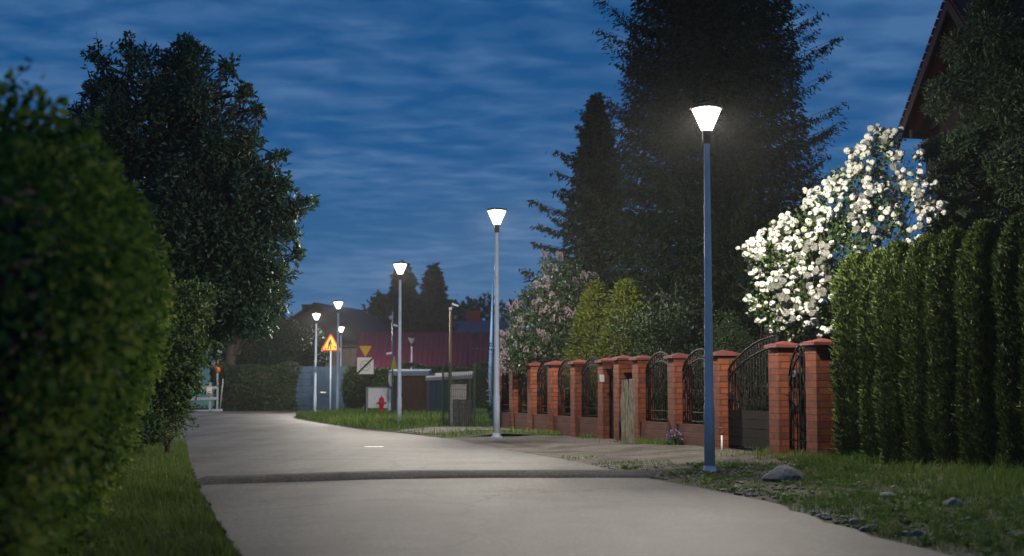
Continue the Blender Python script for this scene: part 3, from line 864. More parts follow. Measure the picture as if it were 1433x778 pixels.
for i in range(11):
    r = protos[i] if i < 4 else copy_tree(protos[i % 4])
    x = Fx(Y) + 0.22 + random.uniform(-0.07, 0.07)
    r.location = (x, Y, verge_z(Fx(Y) + 0.2, Y) - 0.03); r.rotation_euler = (0, 0, random.uniform(0, 6.28))
    s = random.uniform(0.96, 1.05); r.scale = (s * 1.05, s * 1.05, random.uniform(0.98, 1.03) * (0.945, 0.955, 0.965, 0.975, 0.985, 1, 1.01, 1.01, 1.02, 1.02, 1.02)[i])
    tag(r, labs[i] + ('' if i in (0,) else ''), 'conifer', 'conifers of the clipped hedge')
    Y -= 0.66

# ---- left hedge
def left_hedge():
    rng = np.random.default_rng(3)
    prof = np.array([(-0.62, 0.0), (-0.40, 0.45), (-0.17, 1.1), (0.0, 1.6), (-0.06, 1.92), (-0.2, 2.18), (-0.45, 2.38), (-0.95, 2.5), (-1.4, 2.52), (-2.0, 2.4), (-2.3, 2.2), (-2.35, 1.2), (-2.3, 0.0)])
    seg = np.linalg.norm(np.diff(prof, axis=0), axis=1); cum = np.concatenate([[0], np.cumsum(seg)]); cum /= cum[-1]
    face = lambda y: -0.236 * y - 0.2
    Y0, Y1 = 4.4, 17.8

    def surf(y, u):
        o = np.interp(u, cum, prof[:, 0]); z = np.interp(u, cum, prof[:, 1])
        lump = 0.12 * np.sin(1.7 * y + 0.6 * np.sin(2.2 * z)) + 0.10 * np.sin(3.9 * y + 1.6 * z) + 0.07 * np.sin(9.3 * y - 2.1 * z) + 0.05 * np.sin(15 * y + 7 * z)
        end = np.clip((Y1 - y) / 1.1, 0, 1) ** 0.5 * np.clip((y - Y0 + 0.02) / 0.9, 0, 1) ** 0.4                        # rounded end
        o2 = -1.15 + (o + 1.15) * end + lump * 0.55 * end; z2 = z * (0.72 + 0.28 * end) * np.interp(y, [4.4, 6, 8, 10], [0.90, 0.95, 1.01, 1.10]) + lump * 0.45 * (z > 1.5)
        x = face(y) + o2
        return np.stack([x, y, z2], -1)
    n = 95000
    # leaf density follows the foreshortened front face; the far side gets fewer
    y = Y0 + (Y1 - Y0) * rng.random(n) ** 1.0; u = rng.random(n); u = np.where(rng.random(n) < 0.75, u * 0.68, u)
    P = surf(y, u); e = 0.01
    tu = surf(y, np.clip(u + e, 0, 1)) - surf(y, np.clip(u - e, 0, 1)); ty = surf(y + e, u) - surf(y - e, u)
    Nn = unit(np.cross(tu, ty)); c = np.array([-1.15, 0, 1.3])
    cen = np.stack([face(y) - 1.15, y, np.full(n, 1.3)], -1)
    sgn = np.sign(np.sum(Nn * (P - cen), -1, keepdims=True)); Nn = Nn * sgn
    depth = rng.random(n) ** 1.3 * 0.36 - 0.05 - 0.10 * (rng.random(n) < 0.06) * rng.random(n)
    P = P - Nn * depth[:, None]
    D = Nn * 0.7 + rng.normal(size=(n, 3)) * 0.55 + np.array([0, -0.1, -0.5])
    s = rng.uniform(0.6, 1.3, n)
    parts = [cards(P, D, 0.052 * s, 0.034 * s, rng=rng)]
    # shoots sticking out
    m = 420
    ys = Y0 + (Y1 - Y0) * rng.random(m); us = rng.random(m) * 0.62
    B = surf(ys, us); cc = np.stack([face(ys) - 1.15, ys, np.full(m, 1.6)], -1); out = unit(B - cc)
    ex = MB()
    for i in range(m):
        d = unit(out[i] + rng.normal(size=3) * 0.35 + np.array([0, 0, 0.45])); L = rng.uniform(0.10, 0.24); q = 9
        b = B[i] - out[i] * 0.08
        t = np.linspace(0.15, 1, q)[:, None]; PP = b + d * L * t * 1.15
        DD = d * 0.7 + rng.normal(size=(q, 3)) * 0.7
        parts.append(cards(PP, DD, 0.055 * rng.uniform(0.7, 1.2, q), 0.035, rng=rng))
        ex.tube([tuple(b), tuple(b + d * L * 1.15)], [0.004, 0.002], 4, 0, False)
    V, F = join(parts)
    # inner mass of twigs
    vs, fs = [], []; ny, nu = 40, 24
    for i in range(ny + 1):
        yy = Y0 + 0.1 + (Y1 - Y0 - 0.45) * i / ny
        for k in range(nu + 1):
            p = surf(np.array([yy]), np.array([k / nu]))[0]; q = np.array([face(yy) - 1.15, yy, 1.3]); p = q + (p - q) * 0.80; p[2] = max(p[2], 0.0) if k not in (0, nu) else 0.0
            vs.append(tuple(p))
    for i in range(ny):
        for k in range(nu): a = i * (nu + 1) + k; fs.append((a, a + 1, a + nu + 2, a + nu + 1))
    fs.append(tuple(range(nu + 1))); fs.append(tuple(range(ny * (nu + 1), (ny + 1) * (nu + 1))))
    ex.add(vs, fs)
    r = empty('leafy_hedge', (0, 0, 0), 0, 'tall blurred leafy hedge filling the near left of the road', 'hedge')
    np_mesh('foliage', V, F, [M['privet'], M['twig']], r, ex)
    mb = MB()
    for i in range(1):
        mb.tube([(face(9) - 1.1, 9, -0.1), (face(9) - 1.1, 9, 1.6)], 0.05, 6)
    mb.build('stem', M['bark'], r)


left_hedge()


def broad_tree(name, loc, lab, clumps, trunk_pts, trunk_r, mname, per, leaf, seed, cat='tree', group=None, limb_r=0.05, out=0.6, up=0.1, shell=0.5, twigs=0, fork=0.45):
    rng = np.random.default_rng(seed); rr = random.Random(seed)
    r = empty(name, loc, 0, lab, cat, group)
    V, F = clump_crown(clumps, per, leaf[0], leaf[1], out, up, rng, shell)
    ex = MB(); top = Vector(trunk_pts[-1]); bot = Vector(trunk_pts[0])
    for c in clumps:
        t = rr.uniform(fork, 1.0); a = bot.lerp(top, t)
        p, rad = limb(a, c[:3], limb_r * (1.2 - 0.5 * t), limb_r * 0.2, 0.35, 5, rr); ex.tube(p, rad, 5, 0, False)
    parts = [(V, F)]
    for i in range(twigs):                                        # loose sprays at the outline
        c = clumps[rr.randrange(len(clumps))]; d = unit(rng.normal(size=3) + np.array([0, 0, 0.25])); L = rr.uniform(0.25, 0.75) * (c[3] ** 0.5)
        b = np.array(c[:3]) + d * c[3] * 0.85
        bend = rng.normal(size=3) * 0.12
        q = rr.randint(9, 18); t = np.linspace(0.1, 1, q)[:, None]
        PP = b + d * L * t + bend * (t ** 2)
        parts.append(cards(PP, d * 0.5 + rng.normal(size=(q, 3)) * 0.7, leaf[0] * rng.uniform(0.7, 1.2, q), leaf[1], rng=rng))
        ex.tube([tuple(b), tuple(b + d * L * 0.5 + bend * 0.25), tuple(b + d * L + bend)], [0.012, 0.007, 0.003], 4, 0, False)
    V, F = join(parts)
    np_mesh('crown', V, F, [M[mname], M['bark']], r, ex)
    mb = MB(); k = len(trunk_pts); mb.tube(trunk_pts, [trunk_r * (1 - 0.55 * i / (k - 1)) for i in range(k)], 10); mb.build('trunk', M['bark'], r)
    return r


def px_clumps(lst, loc, rng, sub=0, spread=0.6):
    """clumps surveyed as (px, py, radius px, Y) -> local clumps"""
    out = []
    for px, py, pr, Y in lst:
        p = at(px, py, Y); R = pr * Y / FPX
        out.append((p.x - loc[0], p.y - loc[1], p.z - loc[2], R))
        for _ in range(sub):
            d = unit(rng.normal(size=3)); q = np.array([p.x, p.y, p.z]) + d * R * spread * rng.uniform(0.6, 1.4)
            out.append((q[0] - loc[0], q[1] - loc[1], q[2] - loc[2], R * rng.uniform(0.3, 0.55)))
    return out


# ---- big leafy tree behind the left hedge
rng = np.random.default_rng(21)
loc = (gx(225, 28.5), 28.5, 0.0)
cl = px_clumps([(205, 105, 48, 28.5), (255, 85, 28, 28.2), (150, 130, 36, 28.8), (125, 175, 34, 29), (275, 140, 50, 28), (220, 190, 75, 28.6), (310, 190, 38, 27.6), (330, 215, 30, 27.6),
                (160, 240, 62, 29), (280, 250, 75, 28), (350, 250, 36, 27.5), (372, 275, 28, 27.4), (200, 310, 75, 29), (300, 330, 82, 27.8), (365, 330, 45, 27.5), (392, 300, 26, 27.3),
                (250, 390, 72, 28.2), (330, 400, 60, 27.6), (375, 385, 30, 27.3), (290, 450, 45, 27.8), (340, 445, 34, 27.6), (355, 195, 15, 27.5), (345, 135, 11, 27.5), (258, 62, 17, 28.2), (140, 85, 12, 28.8), (180, 70, 14, 28.8), (398, 262, 10, 27.3), (424, 288, 10, 27.2), (408, 328, 12, 27.2), (388, 218, 9, 27.3), (416, 355, 9, 27.2), (362, 160, 9, 27.4), (318, 100, 11, 27.8), (410, 300, 9, 27.2)],
               loc, rng, 4, 1.0)
cl = [(a, b, c, d * 0.84) for a, b, c, d in cl]
broad_tree('leafy_tree', loc, 'big dark leafy tree rising above the left hedge against the sky', cl, [(0, 0, -0.2), (0.1, 0, 1.6), (0.05, 0.1, 3.2), (0.25, 0, 5.0), (0.3, 0, 6.6)], 0.17, 'tree_leaf', 330, (0.13, 0.05), 22, limb_r=0.06, twigs=260)

# ---- glossy shrub at the end of the hedge, lit by the lamps
loc = (gx(235, 24.0), 24.0, 0.03)
cl = px_clumps([(255, 425, 38, 24), (240, 470, 42, 23.8), (262, 480, 28, 23.7), (245, 520, 36, 23.6), (262, 540, 20, 23.5), (235, 560, 30, 23.5), (215, 430, 45, 24.3), (205, 500, 50, 24.3), (275, 440, 22, 24), (262, 505, 26, 23.7), (228, 585, 22, 23.4), (242, 575, 22, 23.3), (222, 560, 40, 23.5), (215, 600, 26, 23.0)], loc, rng, 2, 0.8)
broad_tree('glossy_shrub', loc, 'glossy leaved shrub lit by the lamps at the end of the left hedge', cl, [(0, 0, -0.1), (0.05, 0, 0.8), (0.02, 0, 1.8)], 0.05, 'shrub_leaf', 330, (0.085, 0.036), 23, cat='shrub', limb_r=0.02, twigs=70, fork=0.1)

# ---- large spruce behind the brick fence and the darker tree beside it
make_spruce('spruce_tree', (gx(1000, 40), 40, 0.0), 'huge dark spruce behind the nearest lamp, reaching above the frame', 23.0, 3.75, 0.4, 'spruce', 31, trunk_r=0.24,
            step=0.36, per=12, droop=0.24, up=0.5, card=(0.125, 0.04), power=0.58, hang=2.6, lat=0.30, spacing=0.07, ragged=0.17, inner=110000)
make_spruce('spruce_tree', (gx(836, 43.0), 43.0, 0.0), 'darker narrow drooping conifer between the lilac and the huge spruce', 10.1, 2.0, 0.4, 'dark_spruce', 33, trunk_r=0.14,
            step=0.28, per=9, droop=0.2, up=0.35, card=(0.15, 0.06), power=0.72, hang=3.2, lat=0.36, spacing=0.075, ragged=0.34, inner=9000)
# ---- golden thujas
for i, (px, Y, H, R, sd, lab) in enumerate(((834, 36.0, 3.85, 1.05, 51, 'yellow green conical conifer behind the fence, beside the lilac'), (878, 35.0, 3.8, 1.15, 52, 'yellow green conical conifer behind the fence, nearer the huge spruce'))):
    r = empty('golden_conifer', (gx(px, Y), Y, 0.0), 0.4 * i, lab, 'conifer', 'golden conifers behind the fence')
    V, F, ex = column_cards(H, R * 1.15, 30000, sd, conic=0.85, streak=0.2, card=(0.10, 0.03), dirz=0.25, rag=0.12)
    np_mesh('foliage', V, F, [M['gold'], M['twig']], r, ex)
    mb = MB(); mb.tube([(0, 0, -0.2), (0, 0, 1.2)], [0.07, 0.05], 8); mb.build('stem', M['bark'], r)
# ---- small dark conifer at their foot and shrubs behind the fence
def bush(name, px, py, pr, Y, lab, mname, seed, per=260, leaf=(0.08, 0.04), n=9, tall=1.0):
    rg = np.random.default_rng(seed); p = at(px, py, Y); loc = (p.x, p.y, 0.0); R = pr * Y / FPX; cl = []
    for i in range(n):
        q = np.array([p.x, p.y, p.z]) + rg.normal(size=3) * R * np.array([0.55, 0.45, 0.45 * tall]); q[2] = max(q[2], 0.25)
        cl.append((q[0] - loc[0], q[1] - loc[1], q[2], R * rg.uniform(0.4, 0.62)))
    for z in np.arange(0.3, p.z, R * 0.6): cl.append((0, 0, z, R * 0.6))
    return broad_tree(name, loc, lab, cl, [(0, 0, -0.1), (0.03, 0, p.z * 0.5), (0, 0, p.z)], 0.05, mname, per, leaf, seed, cat='shrub', limb_r=0.02, twigs=25, fork=0.1)


bush('garden_shrub', 925, 470, 45, 31.0, 'dark green shrub between the golden conifers and the huge spruce', 'bush_leaf', 61, 320)
bush('garden_shrub', 1040, 480, 46, 26.8, 'low leafy shrub behind the driveway gate under the white blossoms', 'bush_leaf', 62, 330, (0.06, 0.03))
bush('garden_shrub', 985, 500, 50, 28.5, 'dark shrub seen through the fence panel behind the near lamp pole', 'bush_leaf', 63, 300)
bush('garden_shrub', 1120, 520, 50, 25.0, 'dark shrub behind the small iron gate', 'bush_leaf', 64, 300)
bush('garden_shrub', 735, 500, 40, 41.0, 'dark shrub at the foot of the lilac behind the fence', 'bush_leaf', 65, 260)

# ---- white snowball shrub
def viburnum():
    rg = np.random.default_rng(71); Y = 23.2
    loc = (gx(1150, Y), Y, 0.05)
    dense = [(1068, 358, 26), (1085, 378, 34), (1105, 330, 30), (1130, 372, 46), (1085, 425, 36), (1105, 450, 30), (1140, 320, 40), (1150, 420, 42), (1165, 290, 36), (1175, 350, 50), (1200, 260, 36), (1215, 310, 46), (1222, 222, 30), (1240, 200, 20), (1200, 400, 44), (1180, 450, 40), (1125, 470, 30), (1245, 280, 32)]
    sparse = [(1265, 235, 26), (1282, 270, 24), (1300, 300, 22), (1285, 330, 26), (1255, 345, 30), (1270, 375, 26)]
    cl = []
    for px, py, pr in dense + sparse:
        p = at(px, py, Y + rg.uniform(-0.4, 0.5)); cl.append((p.x - loc[0], p.y - loc[1], p.z - loc[2], pr * Y / FPX))
    nd = len(dense)
    r = empty('snowball_shrub', loc, 0, 'arching shrub covered in white ball blossoms beside the conifer hedge', 'shrub')
    V1, F1 = clump_crown(cl[:nd], 450, 0.075, 0.05, 0.6, 0.0, rg, 0.35); V2, F2 = clump_crown(cl[nd:], 75, 0.07, 0.045, 0.6, 0, rg, 0.3)
    ex = MB(); rr = random.Random(3)
    for c in cl:
        for _ in range(3):
            e = Vector(c[:3]) + Vector((rr.uniform(-1, 1), rr.uniform(-1, 1), rr.uniform(-1, 1))) * c[3] * 0.8
            a = Vector((rr.uniform(-0.15, 0.35), rr.uniform(-0.2, 0.2), rr.uniform(0.0, 1.6)))
            m = a.lerp(e, 0.55) + Vector((0.12, 0, 0.35)); ex.tube([a, a.lerp(m, 0.5) + Vector((0.05, 0, 0.08)), m, e], [0.02, 0.016, 0.011, 0.004], 5, 0, False)
    V, F = join([(V1, F1), (V2, F2)]); np_mesh('foliage', V, F, [M['vib_leaf'], M['bark']], r, ex)
    mb = MB(); mb.tube([(0, 0, -0.1), (0.02, 0, 0.8), (0.1, 0, 1.9)], [0.06, 0.05, 0.03], 8); mb.build('stem', M['bark'], r)
    # ball shaped flower heads
    pos = []
    for i, c in enumerate(cl):
        k = int((11.5 if i < nd else 5) * (c[3] / 0.4) ** 1.4) + 3
        for _ in range(k):
            for _try in range(12):
                d = unit(rg.normal(size=3) + np.array([-0.2, -0.75, 0.35])); q = np.array(c[:3]) + d * c[3] * rg.uniform(0.85, 1.1)
                # on the outside of the whole bush, in bunches
                ins = sum(np.linalg.norm((q - np.array(e[:3]))) < e[3] * 0.72 for e in cl)
                if ins == 0: break
            pos.append((q, rg.uniform(0.05, 0.074)))
            for _b in range(int(rg.integers(0, 6))):
                pos.append((q + unit(rg.normal(size=3)) * rg.uniform(0.08, 0.15), rg.uniform(0.030, 0.066)))
    meshes = []
    for v in range(5):
        mb = MB(); mb.ico((0, 0, 0), 1.0, 3, 0, 0.16, v); me_o = mb.build('flower_head', M['blossom']); meshes.append(me_o.data); bpy.data.objects.remove(me_o)
    pos.sort(key=lambda t: (-t[1] + 0.03 * t[0][1]))
    for q, s in pos[:100]:
        o = link('flower_head', meshes[rr.randrange(5)], r); o.location = q; o.scale = (s, s, s * 0.92); o.rotation_euler = (rr.uniform(0, 6), rr.uniform(0, 6), 0)
    mb = MB()
    for i, (q, s) in enumerate(pos[100:]): mb.ico(q, (s, s, s * 0.92), 2, 0, 0.12, i)
    o = mb.build('flower_mass', M['blossom'], r); tag(o, kind='stuff')


viburnum()


# ---- pink lilac
def lilac():
    rg = np.random.default_rng(81); Y = 37.3; loc = (gx(768, Y), Y, 0.0)
    lst = [(790, 385, 26), (770, 400, 26), (810, 410, 28), (750, 425, 28), (785, 435, 38), (735, 455, 26), (765, 465, 38), (805, 465, 30), (725, 485, 26), (750, 500, 38), (790, 500, 38), (775, 375, 20), (716, 505, 20)]
    cl = px_clumps([(a, b, c, Y + rg.uniform(-0.4, 0.4)) for a, b, c in lst], loc, rg, 2, 0.8)
    r = broad_tree('lilac_shrub', loc, 'tall lilac shrub with pale pink flower clusters at the fence end', cl, [(0, 0, -0.1), (0.02, 0, 1.0), (0, 0, 2.4)], 0.06, 'lilac_leaf', 230, (0.09, 0.055), 82, cat='shrub', limb_r=0.025, twigs=45, fork=0.15)
    meshes = []; rr = random.Random(8)
    for v in range(5):                                            # conical panicle of small florets
        n = 110; t = rg.random(n); a = rg.uniform(0, 2 * PI, n); rad = 0.075 * (1 - t) ** 0.7 + 0.012
        P = np.stack([rad * np.cos(a), rad * np.sin(a), t * 0.22], 1); D = np.stack([np.cos(a), np.sin(a), np.full(n, 0.5)], 1)
        Vv, Ff = cards(P, D + rg.normal(size=(n, 3)) * 0.4, 0.032, 0.03, rng=rg)
        o = np_mesh('flower_cluster', Vv, Ff, [M['pink']]); meshes.append(o.data); bpy.data.objects.remove(o)
    k = 0
    tries = 0
    while k < 95 and tries < 4000:
        tries += 1
        c = cl[rr.randrange(len(cl))]
        d = unit(rg.normal(size=3) + np.array([-0.45, -0.8, 0.15])); q = np.array(c[:3]) + d * c[3] * 1.03
        if any(np.linalg.norm(q - np.array(e[:3])) < e[3] * 0.75 for e in cl): continue
        o = link('flower_cluster', meshes[rr.randrange(5)], r); o.location = q; s = rr.uniform(0.55, 1.05); o.scale = (s, s, s)
        o.rotation_euler = (rr.uniform(-0.7, 0.7), rr.uniform(-0.7, 0.7), rr.uniform(0, 6)); k += 1


lilac()

# ---- large conifer at the right edge, in front of the house
def cypress():
    rg = np.random.default_rng(91); Y = 24.8; loc = (gx(1415, Y), Y, 0.1)
    cl = []
    for px, py, pr in [(1350, 60, 40), (1375, 20, 50), (1420, 40, 60), (1340, 130, 34), (1390, 110, 60), (1440, 120, 60), (1330, 190, 38), (1380, 190, 55), (1430, 200, 60), (1325, 240, 30), (1350, 270, 48), (1410, 280, 60), (1330, 310, 40), (1380, 330, 50), (1440, 330, 60), (1360, -60, 50), (1430, -60, 70), (1400, -140, 60), (1300, 215, 20), (1305, 275, 22), (1320, 355, 45), (1400, 400, 70), (1340, 430, 60), (1480, 60, 60), (1490, 200, 70), (1490, 330, 70)]:
        for k in range(5):
            p = at(px + rg.normal() * pr * 0.45, py + rg.normal() * pr * 0.45, Y + rg.uniform(-0.7, 0.5)); cl.append((p.x - loc[0], p.y - loc[1], p.z - loc[2], pr * 0.5 * Y / FPX))
    r = empty('tall_conifer', loc, 0, 'tall dense conifer at the right edge before the red roofed house', 'tree')
    V, F = clump_crown(cl, 850, 0.095, 0.034, 0.9, 0.25, rg, 0.3); ex = MB()
    rr = random.Random(2)
    for c in cl[::2]:
        a = Vector((0, 0.3, max(0.5, c[2] - 0.5))); p, rad = limb(a, c[:3], 0.03, 0.006, 0.2, 4, rr); ex.tube(p, rad, 5, 0, False)
    np_mesh('crown', V, F, [M['cypress'], M['bark']], r, ex)
    mb = MB(); mb.tube([(0, 0.3, -0.3), (0, 0.3, 4), (0, 0.3, 8.8)], [0.2, 0.14, 0.03], 10); mb.build('trunk', M['bark'], r)


cypress()

# ------------------------------------------------------------------ house on the right
def right_house():
    A = Vector((gx(1340, 27.0), 27.0, 0)); za = gz(-10, 27.0)
    r = empty('red_roofed_house', (A.x, A.y, 0), ROAD_RZ, 'steep gabled house with red brown bargeboards behind the tall conifer', 'house')
    # local: x away from the street, y along the street
    hw, drop, ze = 2.0, 2.38, 0
    half = hw; slope = drop / hw
    wall = MB(); d = 7.0; hwi = hw - 0.28; zw = za - slope * hwi - 0.2
    pts = [(-hwi, 0), (hwi, 0), (hwi, zw), (0, za - 0.22), (-hwi, zw)]
    n = len(pts); vs = [(0.45, y, z) for y, z in pts] + [(d, y, z) for y, z in pts]
    fs = [tuple(reversed(range(n))), tuple(range(n, 2 * n))] + [(k, (k + 1) % n, (k + 1) % n + n, k + n) for k in range(n)]
    wall.add(vs, fs); wall.build('wall', M['brown_wall'], r)
    rf = MB()
    for s in (-1, 1):
        t = 0.1
        a = [(0.0, 0, za), (d + 0.4, 0, za), (d + 0.4, s * hw, za - drop), (0.0, s * hw, za - drop)]
        b = [(x, y, z - t) for x, y, z in a]
        vs = a + b
        f = [(0, 1, 2, 3), (7, 6, 5, 4), (0, 4, 5, 1), (1, 5, 6, 2), (2, 6, 7, 3), (3, 7, 4, 0)]
        rf.add(vs, f)
        for k in range(17):                                       # tile ends along the verge
            q = (k + 0.5) / 17; rf.box((-0.01, s * hw * q, za - drop * q + 0.006), (0.06, 0.15, 0.04), 0, 0, rx=-s * math.atan(slope))
    ro = rf.build('roof', M['tile_red'], r)
    for s in (-1, 1):
        mb = MB(); mb.add([(-0.03, 0, za - 0.09), (-0.03, s * (hw + 0.02), za - drop - 0.1), (-0.03, s * (hw + 0.02), za - drop - 0.34), (-0.03, 0, za - 0.33),
                           (0.02, 0, za - 0.09), (0.02, s * (hw + 0.02), za - drop - 0.1), (0.02, s * (hw + 0.02), za - drop - 0.34), (0.02, 0, za - 0.33)],
                          [(0, 1, 2, 3), (7, 6, 5, 4), (0, 4, 5, 1), (1, 5, 6, 2), (2, 6, 7, 3), (3, 7, 4, 0)])
        mb.build('bargeboard', M['red_fascia'], ro)
    mb = MB(); mb.box((0.42, 0.2, 3.9), (0.06, 1.2, 1.4)); w = mb.build('window', M['white_frame'], r)
    mb = MB(); mb.box((0.385, 0.2, 3.9), (0.02, 1.0, 1.2)); mb.build('pane', M['window'], w)
    mb = MB(); mb.box((0.2, hw - 0.5, za - drop - 0.1), (0.4, 0.12, 0.16)); mb.build('rafter_end', M['brown_wall'], ro)


right_house()

# ------------------------------------------------------------------ background buildings
def gable_house(name, loc, rz, lab, w, d, hw_, hr, wallm, roofm, over=0.35):
    """w along local x, d along y, gable faces -y"""
    r = empty(name, loc, rz, lab, 'house')
    mb = MB(); mb.prism([(-w / 2, -0.2), (w / 2, -0.2), (w / 2, hw_), (0, hr - 0.12), (-w / 2, hw_)], 0, d); mb.build('wall', wallm, r)
    mb = MB(); sl = (hr - hw_) / (w / 2)
    for s in (-1, 1):
        a = [(0, -over, hr), (s * (w / 2 + over), -over, hw_ - sl * over), (s * (w / 2 + over), d + over, hw_ - sl * over), (0, d + over, hr)]
        vs = [(x, y, z + 0.03) for x, y, z in a] + [(x, y, z - 0.12) for x, y, z in a]
        f = [(0, 1, 2, 3), (7, 6, 5, 4), (0, 4, 5, 1), (1, 5, 6, 2), (2, 6, 7, 3), (3, 7, 4, 0)]
        mb.add(vs, f)
    ro = mb.build('roof', roofm, r)
    return r, ro


def window(parent, p, w, h, frame, glass, face='y'):
    mb = MB(); t = 0.06
    for dx, dz, sx, sz in ((0, h / 2, w + 2 * t, t), (0, -h / 2, w + 2 * t, t), (-w / 2 - t / 2, 0, t, h - t), (w / 2 + t / 2, 0, t, h - t), (0, 0, t * 0.7, h - t)):
        mb.box((p[0] + dx, p[1], p[2] + dz), (sx, 0.08, sz))
    f = mb.build('window', frame, parent)
    mb = MB(); mb.box((p[0], p[1] + 0.035, p[2]), (w, 0.02, h)); mb.build('pane', glass, f)
    return f


Y = 98.0; loc = (gx(441, Y), Y, 0)
r, ro = gable_house('dark_house', loc, math.radians(-14), 'dark gabled house behind the far lamps and roadworks sign', 8.6, 9, gz(474, Y), gz(424, Y), M['dark_wall'], M['dark_roof'])
mb = MB(); mb.box((-1.6, 2.5, gz(424, Y) - 0.55), (0.7, 0.5, 1.1)); mb.box((-1.6, 2.5, gz(424, Y) + 0.02), (0.8, 0.6, 0.08)); mb.build('chimney', M['brick'], ro)
mb = MB(); mb.box((2.7, -0.9, gz(488, Y) / 2), (2.6, 1.6, gz(488, Y))); an = mb.build('porch', M['cream_wall'], r)
mb = MB(); mb.box((2.7, -1.0, gz(486, Y)), (3.4, 2.3, 0.18)); mb.build('porch_roof', M['dark_roof'], an)
window(r, (2.6, -1.72, gz(499, Y)), 1.0, 1.0, M['cream_wall'], M['blue_glass'])
window(r, (-1.5, -0.02, 3.4), 1.0, 1.2, M['dark_metal'], M['window'])
# mint house far left
Y = 96.0; loc = (gx(262, Y), Y, 0)
r, ro = gable_house('mint_house', loc, 0, 'pale mint green house glimpsed between shrub and tree trunk', 5.4, 8, 4.3, 6.4, M['mint_wall'], M['dark_roof'])
window(r, (1.95, -0.03, gz(487, Y)), 0.55, 0.7, M['white_paint'], M['blue_glass'])
window(r, (0.6, -0.03, gz(487, Y)), 0.7, 0.9, M['white_paint'], M['blue_glass'])
# maroon roofed building
Y = 92.0; x0, x1 = gx(494, Y), gx(716, Y); W = x1 - x0
r = empty('maroon_building', ((x0 + x1) / 2, Y, 0), 0, 'long low building with a broad maroon metal roof', 'building')
ze, zt = gz(517, Y), gz(465, Y + 4)
mb = MB(); mb.box((0, 4.0, ze / 2), (W - 0.6, 7.4, ze - 0.1)); mb.build('wall', M['dark_wall'], r)
mb = MB(); a = [(-W / 2, 0, ze), (W / 2, 0, ze), (W / 2, 4, zt), (-W / 2, 4, zt)]; b = [(W / 2, 8, ze), (-W / 2, 8, ze)]
P = a + b; vs = [(x, y, z) for x, y, z in P] + [(x, y, z - 0.12) for x, y, z in P]
mb.add(vs, [(0, 1, 2, 3), (3, 2, 4, 5), (9, 8, 7, 6), (11, 10, 8, 9), (0, 6, 7, 1), (5, 4, 10, 11), (1, 7, 8, 2), (2, 8, 10, 4), (0, 3, 9, 6), (3, 5, 11, 9)])
ro = mb.build('roof', M['maroon'], r)
mb = MB(); mb.box((0, -0.05, ze - 0.07), (W, 0.12, 0.12)); mb.build('gutter', M['dark_metal'], ro)
# blue grey roofed house further back
Y = 125.0; x0, x1 = gx(634, Y), gx(730, Y); W = x1 - x0
r = empty('grey_roofed_house', ((x0 + x1) / 2, Y, 0), 0, 'distant house with a blue grey roof above the maroon roof', 'house')
ze, zt = gz(470, Y), gz(449, Y + 3)
mb = MB(); mb.box((0, 3, ze / 2), (W - 0.8, 5, ze)); mb.build('wall', M['dark_wall'], r)
mb = MB(); mb.prism([(0, ze), (3, zt), (6, ze)], -W / 2, W / 2); ro = mb.build('roof', M['roof_blue'], r); ro.rotation_euler = (0, 0, 0)
for v in ro.data.vertices: x, y, z = v.co; v.co = (y, x, z)
ro.data.flip_normals()
mb = MB(); mb.box((-W * 0.22, 3.2, zt + 0.25), (1.2, 0.7, 1.3)); mb.build('chimney', M['sign_red'], ro)
mb = MB(); mb.box((-W * 0.22, 3.2, zt + 0.95), (1.35, 0.85, 0.1)); mb.build('chimney_cap', M['dark_metal'], ro)

# brown board shed and neighbouring lean-to
Y = 62.0
def board_box(mb, x0, x1, y, z0, z1, bw, m=0, th=0.03, gap=0.012):
    n = max(1, int((x1 - x0) / bw)); w = (x1 - x0) / n
    for k in range(n): mb.box((x0 + w * (k + 0.5), y + 0.004 * (k % 2), (z0 + z1) / 2), (w - gap, th, z1 - z0), 0, m)


x0, x1 = gx(548, Y), gx(598, Y); cx = (x0 + x1) / 2; hw = (x1 - x0) / 2; zt = gz(524, Y)
r = empty('wooden_shed', (cx, Y, 0.0), 0, 'small brown board shed with pale flat roof behind the lamp', 'shed')
mb = MB(); board_box(mb, -hw, hw, 0, 0, zt, 0.14); mb.box((0, 0.85, zt / 2), (2 * hw - 0.05, 1.6, zt - 0.02)); mb.build('wall', M['brown_board'], r)
mb = MB(); mb.box((-0.02, 0.75, zt + 0.1), (2 * hw + 0.2, 2.1, 0.2), 0, 0, rx=math.radians(3)); mb.build('roof', M['pale_roof'], r)
Y = 61.0; x0, x1 = gx(599, Y), gx(658, Y); cx = (x0 + x1) / 2; hw = (x1 - x0) / 2; zt = gz(529, Y)
r = empty('lean_to_shelter', (cx, Y, 0.0), 0, 'lean-to shelter with grey roof and blue grey sheets behind the mesh fence', 'shelter')
mb = MB(); board_box(mb, -hw * 0.98, hw * 0.15, 0.0, 0.05, zt - 0.1, 0.3); mb.build('sheet_panel', M['blue_metal'], r)
mb = MB()
for x in (-hw, hw * 0.2, hw): mb.box((x, -0.06, zt / 2), (0.08, 0.08, zt))
mb.build('frame', M['dark_metal'], r)
mb = MB(); mb.box((0, 0.85, zt + 0.10), (2 * hw + 0.2, 2.2, 0.14), 0, 0, rx=math.radians(5), ry=math.radians(-3)); mb.build('roof', M['concrete'], r)
mb = MB(); mb.box((0, 1.7, zt / 2 - 0.1), (2 * hw, 0.06, zt - 0.2)); mb.build('back_wall', M['brown_board'], r)

